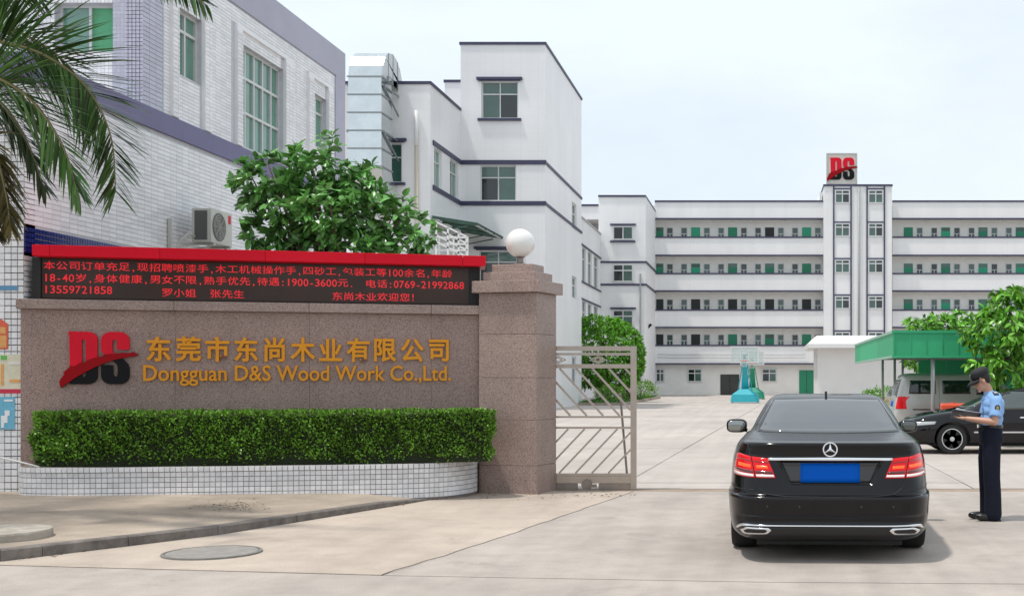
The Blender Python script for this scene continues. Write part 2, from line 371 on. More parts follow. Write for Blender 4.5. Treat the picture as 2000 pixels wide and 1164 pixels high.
PAPER = mat('paper', (0.74, 0.74, 0.76), 0.8)
BADGE = mat('badge_thread', (0.05, 0.05, 0.07), 0.7)
BADGEY = mat('badge_yellow', (0.55, 0.36, 0.10), 0.6)
PRED = mat('poster_red', (0.60, 0.10, 0.05), 0.5, var=0.15, vs=14)
PORA = mat('poster_orange', (0.66, 0.32, 0.10), 0.5, var=0.2, vs=18)
PCREAM = mat('poster_cream', (0.60, 0.57, 0.44), 0.5, var=0.12, vs=14)
PBLUE = mat('poster_blue', (0.13, 0.40, 0.56), 0.5, var=0.15, vs=12)
PCRIM = mat('poster_crimson', (0.50, 0.015, 0.06), 0.5)
SIGNW = mat('sign_ivory', (0.66, 0.64, 0.58), 0.5, var=0.06, vs=2)
BEIGE = mat('beige_pipe', (0.62, 0.56, 0.44), 0.5, var=0.1, vs=2, stretch=(1,1,0.3))

# ---------------------------------------------------------------- lettering turned to meshes while the scene is still empty
def glyph(txt, bold=0.0, depth=0.0):
    c = bpy.data.curves.new('glyph', 'FONT'); c.body = txt; c.size = 1.0; c.extrude = depth; c.offset = bold; c.resolution_u = 3
    o = bpy.data.objects.new('glyph', c); COL.objects.link(o)
    me = evald(o, 'glyph'); n = len(me.vertices)
    co = np.empty(n*3); me.vertices.foreach_get('co', co); co = co.reshape(-1, 3)
    fs = [tuple(p.vertices) for p in me.polygons]
    bpy.data.objects.remove(o); bpy.data.curves.remove(c); bpy.data.meshes.remove(me)
    return co, fs
CN = '东莞市东尚木业有限公司'
GL_CN = {ch: glyph(ch, 0.024, 0.5) for ch in set(CN)}
GL_EN = glyph('Dongguan D&S Wood Work Co.,Ltd.', 0.012, 0.5)
LED_LINES = ['本公司订单充足,现招聘喷漆手,木工机械操作手,四砂工,包装工等100余名,年龄',
             '18-40岁,身体健康,男女不限,熟手优先,待遇:1900-3600元.  电话:0769-21992868',
             '13559721858', '罗小姐', '张先生', '东尚木业欢迎您!']
GL_LED = {ch: glyph(ch, 0.004, 0.0) for ch in set(''.join(LED_LINES)) if ch != ' '}

# ---------------------------------------------------------------- ground, slabs, kerb, pavement
def struct(o): o['kind'] = 'structure'; return o
g = MB(); g.add([(-3000,-600,-0.05),(3000,-600,-0.05),(3000,5000,-0.05),(-3000,5000,-0.05)], [(0,1,2,3)])
ground = struct(g.build('ground', JOINT))
def slab(poly, z, m, parent, zb=-0.045):
    mb = MB(); mb.prism(poly, (0,0,zb), (1,0,0), (0,1,0), (0,0,z-zb)); return mb.build('concrete_slab', m, parent, fixn=True)
def jag(a, b, n, amp):
    a, b = Vector(a), Vector(b); d = (b-a); nn = Vector((-d.y, d.x)).normalized(); r = random.Random(int(abs(a.x*100+a.y*7)))
    return [tuple(a + d*i/n + nn*(r.uniform(-amp, amp) if 0 < i < n else 0)) for i in range(n+1)]
LA = [(-40, 13.5), (-9.0, 10.62), (-6.6, 10.3), (-3.15, 9.78), (0, 9.46), (5, 9.25), (40, 9.0)]
CR = jag((-3.15, 9.78), (-2.66, 12.19), 9, 0.028)[:-1] + jag((-2.66, 12.19), (-2.22, 14.9), 8, 0.022)[:-1] + jag((-2.22, 14.9), (-1.85, 17.0), 5, 0.015)
road = struct(thing('road', None, None)); WL[road.name] = Vector((0,0,0))
slab([(-40,-40),(40,-40)] + [(x, y-0.012) for x, y in reversed(LA)], 0.0, CONCG, road)
apron = struct(thing('entrance_apron', None, None)); WL[apron.name] = Vector((0,0,0))
slab([(x, y+0.012) for x, y in LA[:4]] + [(x-0.006, y) for x, y in CR] + [(-4.2, 17.0), (-40, 17.0)], 0.004, CONC, apron)
slab([(x+0.006, y) for x, y in reversed(CR)] + [(x, y+0.012) for x, y in LA[3:]] + [(40, 17.0)], 0.0, CONCG, apron)
yard = struct(thing('yard_paving', None, None)); WL[yard.name] = Vector((0,0,0))
def jl(y): return -2.08 + (y-19.6)*0.0376
ycuts = [17.45, 18.4, 27.3, 38, 50, 64, 80, 98, 118]
for i, (ya, yb) in enumerate(zip(ycuts, ycuts[1:])):
    xs0 = [-45, jl(ya), 3.1, 9.0, 45]; xs1 = [-45, jl(yb), 3.1, 9.0, 45]
    if i == 0: xs0[1] = xs1[1] = -2.1
    for k in range(4):
        gp = 0.012
        slab([(xs0[k]+gp, ya+gp), (xs0[k+1]-gp, ya+gp), (xs1[k+1]-gp, yb-gp), (xs1[k]+gp, yb-gp)], 0.0 if (i+k) % 2 else 0.003, CONCY, yard)
tr = struct(thing('gate_track', None, None)); WL[tr.name] = Vector((0,0,0))
mb = MB(); mb.box(-12, 30, 17.012, 17.438, -0.045, -0.002); mb.build('track_bed', mat('rusty_concrete', (0.42, 0.33, 0.26), 0.9, var=0.2, vs=2.5, var2=0.2), tr)
for yy in (17.1, 17.3):
    mb = MB(); mb.box(-12, 30, yy-0.012, yy+0.012, -0.01, 0.006); mb.build('rail', mat('rail_steel', (0.34,0.27,0.21), 0.7, var=0.2, vs=4) if 'rail_steel' not in MATS else MATS['rail_steel'], tr)

KB = [(-30, 10.9), (-14, 10.75), (-8.6, 10.35), (-6.75, 10.49), (-6.56, 10.79), (-6.13, 11.45), (-5.64, 12.27), (-5.25, 13.35), (-4.74, 14.83), (-4.44, 15.75), (-4.38, 16.25)]
KH = [0.115, 0.115, 0.112, 0.11, 0.106, 0.102, 0.095, 0.09, 0.075, 0.03, 0.008]
side = struct(thing('sidewalk', None, None)); WL[side.name] = Vector((0,0,0))
mb = MB(); vs = []; fs = []
def zwalk(x, y):
    """height of the pavement: kerb height near the kerb, rising a little towards the planter"""
    return 0.0
n = len(KB); inner = []
for i, (x, y) in enumerate(KB):
    a = Vector(KB[max(i-1,0)]); b = Vector(KB[min(i+1,n-1)]); t = (b-a).normalized(); nn = Vector((-t.y, t.x))
    inner.append((x + nn.x*0.13, y + nn.y*0.13))
BK = [(-30, 15.3), (-14, 15.3), (-10.4, 15.45), (-9.7, 15.45), (-9.0, 15.4), (-8.3, 15.5), (-7.4, 15.7), (-6.5, 15.95), (-5.5, 16.2), (-4.75, 16.4), (-4.45, 16.5)]
BH = [0.15]*9 + [0.07, 0.02]
def kerb_piece(i):
    (x0,y0),(x1,y1) = KB[i], KB[i+1]; (a0,b0),(a1,b1) = inner[i], inner[i+1]; h0, h1 = KH[i], KH[i+1]
    c = 0.012
    m_ = MB(); bx, by = (x1-x0)*0.004, (y1-y0)*0.004
    m_.add([(x0+bx,y0+by,-0.04),(x1-bx,y1-by,-0.04),(a1,b1,-0.04),(a0,b0,-0.04),
            (x0+bx,y0+by,h0-c),(x1-bx,y1-by,h1-c),(x0+(a0-x0)*.12+bx,y0+(b0-y0)*.12+by,h0),(x1+(a1-x1)*.12-bx,y1+(b1-y1)*.12-by,h1),(a1,b1,h1),(a0,b0,h0)],
           [(0,1,5,4),(4,5,7,6),(6,7,8,9),(1,2,8,7,5),(0,4,6,9,3),(2,3,9,8),(0,3,2,1)])
    return m_.build('kerb_stone', KERBM, side)
for i in range(n-1): kerb_piece(i)
wv = []; wf = []; NS = 8
for i in range(n):
    for k in range(NS+1):
        t = k/NS; x = inner[i][0]*(1-t) + BK[i][0]*t; y = inner[i][1]*(1-t) + BK[i][1]*t; z = (KH[i]-0.004)*(1-t) + BH[i]*t
        wv.append((x, y, z))
for i in range(n-1):
    for k in range(NS): wf.append((i*(NS+1)+k, (i+1)*(NS+1)+k, (i+1)*(NS+1)+k+1, i*(NS+1)+k+1))
mb = MB(); mb.add(wv, wf); mb.build('pavement', CONCS, side, smooth=True)

def disc(name, c, r, h, m, label, cat, n=40):
    mb = MB(); mb.lathe([(r*0.985, -0.02), (r, 0.0), (r, h*0.8), (r*0.985, h)], c, n); o = mb.build(name, m, None); return tag(o, label, cat)
disc('concrete_slab_cover', (-7.28, 11.27, 0.10), 0.46, 0.085, mat('mossy_concrete', (0.38,0.34,0.29), 0.9, var=0.3, vs=6, bump=0.5, bs=30), 'thick round concrete cover raised on the pavement at the left edge', 'cover')
mc = thing('manhole_cover', 'flat round manhole cover set in the road below the kerb', 'manhole cover', (-5.1, 10.98, 0.0))
mb = MB(); mb.lathe([(0.43, -0.01), (0.43, 0.016), (0.405, 0.018), (0.405, 0.010)], (-5.1, 10.98, 0.004), 44); mb.build('frame', mat('manhole_rim', (0.20,0.19,0.175), 0.8, var=0.2, vs=8), mc)
mb = MB(); mb.lathe([(0.395, -0.005), (0.395, 0.016), (0.385, 0.018)], (-5.1, 10.98, 0.004), 44); mb.build('lid', mat('manhole_lid', (0.27,0.25,0.23), 0.85, var=0.2, vs=10, bump=0.6, bs=45), mc)

# ---------------------------------------------------------------- gate wall with sign
WA, WB = Vector((-9.55, 15.4, 0)), Vector((-4.0, 16.85, 0))
WU = (WB-WA).normalized(); WN = Vector((WU.y, -WU.x, 0)); WLEN = (WB-WA).length
def w_uz(px, py, off=0.0):
    """wall coordinates (u, z) of the point of the wall plane (moved out by off) that shows at this pixel"""
    d = Vector(((px-PX)/F, 1.0, -(py-PY)/F)); o = Vector((0,0,CAMZ)); p0 = WA + WN*off
    t = (p0-o).dot(WN) / d.dot(WN); q = o + d*t
    return (q-p0).dot(WU), q.z
def wp(u, z, off=0.0): return WA + WU*u + WN*off + Vector((0,0,z))
def wbox(mb, u0, u1, z0, z1, o0, o1, m=0):
    mb.obox(wp((u0+u1)/2, (z0+z1)/2, (o0+o1)/2), WU*(u1-u0)/2, WN*(o1-o0)/2, Vector((0,0,(z1-z0)/2)), m); return mb
gw = thing('gate_wall', 'brown granite entrance wall with gold company lettering and red and black logo', 'wall', WA + WU*WLEN/2)
mb = MB(); wbox(mb, -0.085, WLEN-0.02, -0.05, 2.52, -0.35, -0.03); mb.build('core', mat('wall_core', (0.16,0.13,0.12), 0.9), gw)
ucut = [-0.085, 1.75, 3.44, 5.05, WLEN-0.02]
for i in range(4):
    for (za, zb) in ((-0.05, 0.80), (0.80, 2.52)):
        mb = MB(); wbox(mb, ucut[i]+0.0015, ucut[i+1]-0.0015, za+0.0015, zb-0.0015, -0.03, 0.0); mb.build('granite_panel', G1, gw)
for i in range(4):
    mb = MB(); wbox(mb, (ucut[i] if i else -0.12)+0.0015, ucut[i+1]-0.0015, 2.522, 2.65, -0.40, 0.075); mb.build('ledge_stone', G2, gw, bevel=0.008)

# logo and letters (stand on the wall, each a part)
def glyph_mb(co, fs, u0, z0, su, sz, t0, t1, mb=None):
    mb = mb or MB()
    zz = co[:,2]; zr = (zz - zz.min()) / max(1e-6, zz.max()-zz.min())
    mb.add([wp(u0 + c[0]*su, z0 + c[1]*sz, t0 + (t1-t0)*zr[i]) for i, c in enumerate(co)], fs); return mb
uA, zT = w_uz(285, 656); uB, _ = w_uz(881, 683); zC = (w_uz(330, 683)[1] + w_uz(850, 683)[1])/2
cell = (uB-uA)/10.92; hts = sorted(GL_CN[c][0][:,1].ptp() if hasattr(np.ndarray,'ptp') else np.ptp(GL_CN[c][0][:,1]) for c in GL_CN)
k = 0.335/hts[-2]
for i, ch in enumerate(CN):
    co, fs = GL_CN[ch]; c = (co.max(0)+co.min(0))/2; uc = uA + cell*(i+0.46)
    kx = k * (cell*0.90/k/ max(np.ptp(GL_CN[q][0][:,0]) for q in GL_CN))
    glyph_mb(co, fs, uc - c[0]*kx, zC - c[1]*k, kx, k, 0.006, 0.045).build('letter', GOLD, gw)
uA, _ = w_uz(281, 730); uB, _ = w_uz(881, 730); zb = w_uz(580, 743)[1]
co, fs = GL_EN; sx = (uB-uA)/np.ptp(co[:,0]); sz = 0.225/0.76
par = list(range(len(co)))
def fnd(a):
    while par[a] != a: par[a] = par[par[a]]; a = par[a]
    return a
for f in fs:
    for a in f[1:]: par[fnd(a)] = fnd(f[0])
# front, back and side faces of a glyph do not share vertices: merge islands whose u-ranges lie within each other
isl = {}
for i in range(len(co)): isl.setdefault(fnd(i), []).append(i)
grp = []
for idx in sorted(isl.values(), key=lambda q: co[q,0].min()):
    a, b = co[idx,0].min(), co[idx,0].max()
    if grp and a < grp[-1][1] - 0.004: grp[-1][1] = max(b, grp[-1][1]); grp[-1][2] += idx
    else: grp.append([a, b, list(idx)])
for a, b, idx in grp:
    mp_ = {v: i for i, v in enumerate(idx)}; s_ = set(idx)
    glyph_mb(co[idx], [tuple(mp_[q] for q in f) for f in fs if f[0] in s_], uA - co[:,0].min()*sx, zb, sx, sz, 0.006, 0.04).build('letter', GOLD, gw)

# the DS logo: outline on a 100 x 100 field, cut along the brush stroke
def arc(cx, cy, rx, ry, a0, a1, n=7): return [(cx+rx*math.cos(R(a0+(a1-a0)*i/n)), cy+ry*math.sin(R(a0+(a1-a0)*i/n))) for i in range(n+1)]
D_OUT = [(2,0),(30,0)] + arc(30,14,16,14,-90,0) + arc(30,86,16,14,0,90) + [(-1,100),(1,93),(2,40)]
D_IN = [(21,14)] + arc(23,18,4.5,5,-90,0,4) + arc(23,80,4.5,5,0,90,4) + [(21,85)]
S_PATH_OUT = [(98,66),(78,66),(78,80)] + arc(75,80,4.5,5.5,0,180,6)[1:] + [(70,66),(72,60),(88,47),(96,38),(98,30),(98,17)] + arc(82,17,16,17,0,-90) + arc(68,17,16,17,-90,-180) + [(52,36.5),(71,36.5),(71.5,20)] + arc(75.3,20,3.8,6,180,360,6)[1:] + [(79.1,34),(77,39),(60,53),(53,62),(52,70),(52,83)] + arc(68,83,16,17,180,90) + arc(82,83,16,17,90,0)
def cut_low(u): return 36 + 0.40*u if u < 100 else 76
def fill2d(outer, hole=None):
    bm = bmesh.new()
    for loop in [outer] + ([hole] if hole else []):
        v = [bm.verts.new((a, b, 0)) for a, b in loop]
        for i in range(len(v)): bm.edges.new((v[i], v[(i+1) % len(v)]))
    bmesh.ops.triangle_fill(bm, use_beauty=True, edges=bm.edges)
    return bm
def logo(parent, to3, t, rim, prefix=''):
    """to3(u, v, t) maps logo field and thickness to the world"""
    for outer, hole in ((D_OUT, D_IN), (S_PATH_OUT, None)):
        for keep, mt in ((1, LOGOR), (-1, LOGOK)):
            bm = fill2d(outer, hole)
            nrm = Vector((-0.29, 1, 0)).normalized()
            bmesh.ops.bisect_plane(bm, geom=list(bm.verts)+list(bm.edges)+list(bm.faces), plane_co=(0, 29, 0), plane_no=nrm, clear_inner=keep > 0, clear_outer=keep < 0)
            ext = bmesh.ops.extrude_face_region(bm, geom=list(bm.faces))
            top = {v for v in ext['geom'] if isinstance(v, bmesh.types.BMVert)}
            bm.verts.index_update(); mb = MB()
            mb.add([to3(v.co.x, v.co.y, t if v in top else rim) for v in bm.verts], [tuple(q.index for q in f.verts) for f in bm.faces])
            bm.free(); mb.build('logo_letter', mt, parent, fixn=True)
    low = [(-12,-7),(-2,1),(10,11),(26,22),(44,33),(62,42),(80,48),(98,52),(112,55)]
    up = [(112,56.5),(104,62),(100,59.5),(86,60),(70,57.5),(58,57),(56,53.5),(44,50.5),(32,46),(24,40),(20,41),(10,34),(4,35),(0,30),(-8,22),(-6,19),(-12,10),(-14,4)]
    bm = fill2d(low+up); ext = bmesh.ops.extrude_face_region(bm, geom=list(bm.faces)); top = {v for v in ext['geom'] if isinstance(v, bmesh.types.BMVert)}
    bm.verts.index_update(); mb = MB()
    mb.add([to3(v.co.x, v.co.y, t*1.5 if v in top else rim) for v in bm.verts], [tuple(q.index for q in f.verts) for f in bm.faces]); bm.free()
    mb.build('brush_stroke', LOGOD, parent, fixn=True)
ul, _ = w_uz(136, 700); ur, _ = w_uz(254, 700); zl = w_uz(195, 750)[1]; zu = w_uz(195, 648)[1]
logo(gw, lambda a, b, t: wp(ul + (ur-ul)*a/98, zl + (zu-zl)*b/100, t), 0.045, 0.004)

# LED board on the wall
lb = thing('led_board', 'black recruitment LED board with red scrolling text under red roof panels', 'LED sign', WA + WU*WLEN/2 + Vector((0,0,2.65)))
us0, _ = w_uz(77, 560); us1, _ = w_uz(916, 560)
mb = MB(); wbox(mb, 0.03, WLEN-0.02, 2.652, 3.2, -0.35, -0.10); mb.build('cabinet', BLACK, lb)
mb = MB(); wbox(mb, us0, us1, 2.675, 3.195, -0.10, -0.085); mb.build('screen', LEDB, lb)
for a, b in ((0.03, us0-0.004), (us1+0.004, WLEN-0.02)):
    mb = MB(); wbox(mb, a, b, 2.652, 3.199, -0.10, -0.06); mb.build('frame', BLACK, lb)
uf = [w_uz(62, 490, 0.16)[0]] + [w_uz(x, 500, 0.16)[0] for x in (97, 312, 518, 713, 904)] + [w_uz(949, 510, 0.16)[0]]
for a, b in zip(uf, uf[1:]):
    mb = MB(); wbox(mb, a+0.002, b-0.002, 3.2, 3.345, -0.42, 0.16); mb.build('roof_panel', REDP, lb, bevel=0.004)
def led_line(txt, x0, x1, y0, y1):
    """text between two pixels of the screen, ASCII half a cell wide"""
    u0, z0 = w_uz(x0, y0, -0.083); u1, z1 = w_uz(x1, y1, -0.083); zc = (z0+z1)/2
    adv = [0.5 if ord(c) < 128 else 1.0 for c in txt]; tot = sum(adv); cw = (u1-u0)/tot; u = u0
    for c, a in zip(txt, adv):
        if c != ' ':
            mb = MB()
            co, fs = GL_LED[c]; lo, hi = co.min(0), co.max(0)
            if ord(c) < 128:
                k = 0.105/0.73; cx = (lo[0]+hi[0])/2; kx = min(k*1.1, cw*0.42/max(0.01, hi[0]-lo[0])) if c not in '.,:!-' else k
                vz = zc - 0.0525
                glyph_led(mb, co, fs, u + cw*a/2 - cx*kx, vz, kx, k)
            else:
                k = 0.114/0.95; cx, cy = (lo[0]+hi[0])/2, (lo[1]+hi[1])/2
                kx = min(cw*0.9/max(0.3, hi[0]-lo[0]), k*1.25)
                glyph_led(mb, co, fs, u + cw*a/2 - cx*kx, zc - cy*k, kx, k)
            mb.build('led_character', LEDT, lb)
        u += cw*a
def glyph_led(mb, co, fs, u0, z0, sx, sz):
    mb.add([wp(u0+c[0]*sx, z0+c[1]*sz, -0.082) for c in co], fs)
led_line(LED_LINES[0], 84, 884, 517, 536)
led_line(LED_LINES[1], 84, 907, 541, 558)
led_line(LED_LINES[2], 84, 220, 563, 568)
led_line(LED_LINES[3], 315, 384, 571, 573); led_line(LED_LINES[4], 410, 478, 573, 575)
led_line(LED_LINES[5], 648, 812, 578, 581)

# ---------------------------------------------------------------- pillar and globe lamp
pc = Vector((-3.5, 16.945, 0)); e1 = Vector((0.968, -0.249, 0)); e2 = Vector((0.249, 0.968, 0))
gp = thing('gate_pillar', 'brown granite gate pillar with stepped cap beside the sliding gate', 'pillar', pc)
def pbox(name, z0, z1, grow, m, bev=0.006):
    mb = MB(); mb.obox(pc + Vector((0,0,(z0+z1)/2)), e1*(0.4425+grow), e2*(0.325+grow), Vector((0,0,(z1-z0)/2))); return mb.build(name, m, gp, bevel=bev)
zc = [-0.04, 0.40, 1.04, 1.63, 2.24, 2.82]
mb = MB(); mb.obox(pc + Vector((0,0,1.39)), e1*0.43, e2*0.31, Vector((0,0,1.42))); mb.build('core', MATS['wall_core'], gp)
for a, b in zip(zc, zc[1:]): pbox('granite_course', a+0.002, b-0.002, 0.0, G2, 0.004)
pbox('cap_stone', 2.822, 2.99, 0.075, G2, 0.01); pbox('cap_stone', 2.992, 3.12, -0.04, G2, 0.01); pbox('cap_stone', 3.122, 3.235, -0.13, G2, 0.01)
gl = thing('globe_lamp', 'white opal globe lamp on top of the granite gate pillar', 'lamp', (pc.x+0.03, pc.y, 3.235))
mb = MB(); mb.lathe([(0.10,0.0),(0.10,0.02),(0.05,0.03),(0.045,0.10),(0.07,0.115),(0.07,0.13)], (pc.x+0.03, pc.y, 3.236), 20); mb.build('base', mat('lamp_base', (0.25,0.21,0.19), 0.4, metal=0.4), gl)
mb = MB(); mb.sell((pc.x+0.03, pc.y, 3.235+0.315), (0.205,0.205,0.205), 2.0, 36, 22); mb.build('globe', GLOBE, gl, smooth=True)

# ---------------------------------------------------------------- sliding gate
GY = 17.2
def gx(px): return Xat(px, GY)
def gz(py): return Zat(py, GY)
gt = thing('sliding_gate', 'stainless steel sliding gate with diagonal bars beside the granite pillar', 'gate', (-3.0, GY, 0.0))
def gbar(name, a, b, w, d=None, m=STEEL, off=0.0):
    mb = MB(); d = d or w; mb.bar((a[0], GY+off, a[1]), (b[0], GY+off, b[1]), d, w, up=(0,0,1) if abs(a[0]-b[0]) > 0.05 else (1,0,0)); return mb.build(name, m, gt)
xr0, xr1 = gx(1232), gx(1243); xl = -5.1
zt, zb_ = gz(676), gz(955)
mb = MB(); mb.box(xr0, xr1, GY-0.04, GY+0.04, 0.03, zt); mb.build('post', STEEL, gt)
def rail(py0, py1, m=STEEL, dd=0.035, x1=None):
    mb = MB(); mb.box(xl, (x1 if x1 is not None else xr0-0.002), GY-dd, GY+dd, gz(py1), gz(py0)); return mb.build('rail', m, gt)
rail(676, 685); rail(689, 694, dd=0.025); rail(711, 719); rail(812, 816, dd=0.022); rail(833, 837, dd=0.022); rail(924, 929, dd=0.03); rail(929.4, 943)
mb = MB(); mb.box(xl, gx(1128), GY-0.045, GY+0.045, gz(955), gz(943.6)); mb.build('base_channel', STEELD, gt)
mb = MB(); mb.box(gx(1170), xr0-0.004, GY-0.045, GY+0.045, gz(955), gz(943.6)); mb.build('base_channel', STEELD, gt)
step = gx(1113)-gx(1080)
for i in range(-4, 8):           # upper diagonals fall to the right, lower ones rise to the right
    xa = gx(1093) + (gx(1125)-gx(1093))*i
    a = [xa, gz(719.5)]; sl = (gz(812)-gz(719.5))/(gx(1175)-gx(1090)); b = [xa+(gz(812)-a[1])/sl, gz(811.6)]
    lim = xr0-0.004
    if a[0] > lim: continue
    if b[0] > lim: b = [lim, a[1]+(lim-a[0])*sl]
    gbar('diagonal_bar', a, b, 0.030, 0.022, off=0.002)
    xa = gx(1060) + (gx(1092)-gx(1060))*i
    a = [xa, gz(923.6)]; sl = (gz(837.4)-gz(923.6))/(gx(1112)-gx(1030)); b = [xa+(gz(837.4)-a[1])/sl, gz(837.4)]
    if a[0] > lim: continue
    if b[0] > lim: b = [lim, a[1]+(lim-a[0])*sl]
    gbar('diagonal_bar', a, b, 0.026, 0.022, off=-0.002)
for cxp in (1090, 1168):
    cx_, cz_ = gx(cxp), gz(702.5); w_ = gx(1183)-gx(1168); h_ = gz(695.5)-cz_
    for q in (1.0, 0.55):
        mb = MB(); pts = [(cx_-w_*q, cz_), (cx_, cz_+h_*q), (cx_+w_*q, cz_), (cx_, cz_-h_*q)]
        for (a, c), (b, d) in zip(pts, pts[1:]+pts[:1]): mb.bar((a, GY, c), (b, GY, d), 0.018, 0.016)
        mb.build('diamond_ornament', STEEL, gt)
mb = MB(); mb.bar((gx(1209), GY+0.14, gz(770)), (gx(1224), GY+0.12, 0.11), 0.03, 0.03); mb.bar((gx(1209), GY+0.14, gz(770)), (gx(1209), GY+0.03, gz(770)), 0.03, 0.03); mb.build('brace', STEELD, gt)
for cxp in (1147,):
    mb = MB(); mb.lathe([(0.02,-0.03),(0.075,-0.03),(0.078,-0.012),(0.06,0.0),(0.078,0.012),(0.075,0.03),(0.02,0.03)], (gx(cxp), GY-0.055, 0.085), 24, 'y'); mb.build('wheel', STEELD, gt)
    mb = MB(); mb.box(gx(1131), gx(1166), GY-0.02, GY+0.04, 0.10, 0.125); mb.box(gx(1150), gx(1166), GY-0.09, GY-0.02, 0.05, 0.09); mb.build('wheel_bracket', STEELD, gt)

# ---------------------------------------------------------------- tiled planter in front of the wall
def catmull(pts, m=16):
    pts = [Vector(p) for p in pts]; res = []
    for i in range(len(pts)-1):
        p0, p1, p2, p3 = pts[max(i-1,0)], pts[i], pts[i+1], pts[min(i+2,len(pts)-1)]
        for k in range(m):
            t = k/m; res.append(0.5*((2*p1)+(p2-p0)*t+(2*p0-5*p1+4*p2-p3)*t*t+(3*p1-p0-3*p2+p3)*t*t*t))
    return res + [pts[-1]]
PP = [(-9.56, 15.36), (-9.48, 15.12), (-9.25, 14.98), (-8.65, 14.95), (-7.75, 15.08), (-6.53, 15.27), (-5.29, 15.50), (-4.62, 15.68), (-4.25, 15.95), (-4.06, 16.35), (-4.02, 16.66)]
path = catmull(PP)
def resample(path, st):
    d = [0]
    for a, b in zip(path, path[1:]): d.append(d[-1]+(b-a).length)
    nn = round(d[-1]/st); res = []
    for i in range(nn+1):
        t = d[-1]*i/nn; j = max(q for q in range(len(d)) if d[q] <= t+1e-9); j = min(j, len(d)-2)
        res.append(path[j].lerp(path[j+1], (t-d[j])/(d[j+1]-d[j])))
    return res
pl = thing('tiled_planter', 'low curved planter faced with white square tiles in front of the sign wall', 'planter', (-6.8, 15.6, 0.0))
pts = resample(path, 0.068)
mb = MB(); NQ = len(pts); vs = []
for p in pts: vs += [(p.x, p.y, -0.03), (p.x, p.y, 0.495)]
def inn(i, d):
    a, b = pts[max(i-1,0)], pts[min(i+1,NQ-1)]; t = (b-a).normalized(); return pts[i] + Vector((-t.y, t.x))*d
for i in range(NQ): q = inn(i, 0.13); vs += [(q.x, q.y, -0.03), (q.x, q.y, 0.495)]
fs = []
for i in range(NQ-1):
    a = 2*i; b = 2*NQ+2*i; fs += [(a, a+2, a+3, a+1), (b, b+1, b+3, b+2), (a+1, a+3, b+3, b+1)]
fs += [(0, 1, 2*NQ+1, 2*NQ), (2*NQ-2, 4*NQ-2, 4*NQ-1, 2*NQ-1)]
mb.add(vs, fs); mb.build('planter_core', GROUT, pl)
def tile_mesh(w, h, t, name, m, bev=0.003):
    mb = MB(); x, z = w/2, h/2; b = bev
    mb.add([(-x,0,-z),(x,0,-z),(x,0,z),(-x,0,z),(-x+b,-t,-z+b),(x-b,-t,-z+b),(x-b,-t,z-b),(-x+b,-t,z-b)], [(4,5,6,7),(0,1,5,4),(1,2,6,5),(2,3,7,6),(3,0,4,7)])
    return mb.mesh(name, m)
rowh = 0.0655; tm = tile_mesh(0.0635, rowh-0.006, 0.008, 'tile', TILE); tcap = tile_mesh(0.0635, 0.062, 0.022, 'cap_tile', TILE)
spots = []; capspots = []
for i in range(NQ-1):
    c = (pts[i]+pts[i+1])/2; d = pts[i+1]-pts[i]; ang = math.atan2(d.y, d.x); s = (d.length-0.0045)/0.0635
    for k in range(6):
        z = 0.430 - rowh*(k+0.5)
        spots.append((c, z, ang, s, k))
    capspots.append((c, 0.4635, ang, s))
spots.sort(key=lambda q: q[4])
for c, z, ang, s in capspots: inst(tcap, 'cap_tile', pl, (c.x, c.y, z), (0,0,ang), (s,1,1))
for c, z, ang, s, k in spots[:300]: inst(tm, 'tile', pl, (c.x, c.y, z), (0,0,ang), (s,1,1))
mb = MB()
for c, z, ang, s, k in spots[300:]:
    M_ = Matrix.Translation((c.x, c.y, z)) @ Matrix.Rotation(ang, 4, 'Z') @ Matrix.Diagonal((s,1,1,1))
    mb.add([M_ @ v.co for v in tm.vertices], [tuple(p.vertices) for p in tm.polygons])
o = mb.build('lower_tiles', TILE, pl); o['kind'] = 'stuff'
sv = []; NN = NQ
mb = MB(); vs = []; fs = []
for i in range(NQ):
    q = inn(i, 0.12); b = WA + WU*max(0, min(WLEN, (q.to_3d()-WA).dot(WU))); vs += [(q.x, q.y, 0.44), (b.x, b.y, 0.44)]
for i in range(NQ-1): fs.append((2*i, 2*i+2, 2*i+3, 2*i+1))
mb.add(vs, fs); mb.build('soil', mat('soil', (0.05,0.038,0.028), 0.95), pl)
mb = MB(); mb.tube([P(-60,886,15.0), P(0,893,14.9), P(40,902,14.86), P(76,911.5,14.84)], 0.011, 6); tag(mb.build('white_hose', WHITEP, None, smooth=True), 'thin white hose hanging across the tiled corner to the planter', 'hose')

# ---------------------------------------------------------------- leaves
def leaf_proto(fold=0.25, droop=0.12, fat=0.35):
    """unit leaf along +x, 8 triangles"""
    v = [(0,0,0),(0.32,fat/2,fold*fat/2),(0.34,0,0),(0.32,-fat/2,fold*fat/2),(0.68,fat*0.42,fold*fat*0.42-droop*0.5),(0.70,0,-droop*0.5),(0.68,-fat*0.42,fold*fat*0.42-droop*0.5),(1,0,-droop*1.3)]
    f = [(0,2,1),(0,3,2),(1,2,5,4),(2,3,6,5),(4,5,7),(5,6,7)]
    return np.array(v), f
def leaf_proto_s(fat=0.45):
    v = [(0,0,0),(0.45,fat/2,0.08),(1,0,-0.06),(0.45,-fat/2,0.08)]
    return np.array(v), [(0,3,2,1)]
def frames(d, up=None, roll=0.5):
    """rotation matrices with first axis d (n,3)"""
    d = d/np.linalg.norm(d, axis=1, keepdims=True); n = len(d)
    u = np.tile(np.array([0,0,1.0]), (n,1)) + RNG.normal(0, roll, (n,3))
    y = np.cross(u, d); y /= np.linalg.norm(y, axis=1, keepdims=True)+1e-9; z = np.cross(d, y)
    return np.stack([d, y, z], axis=2)
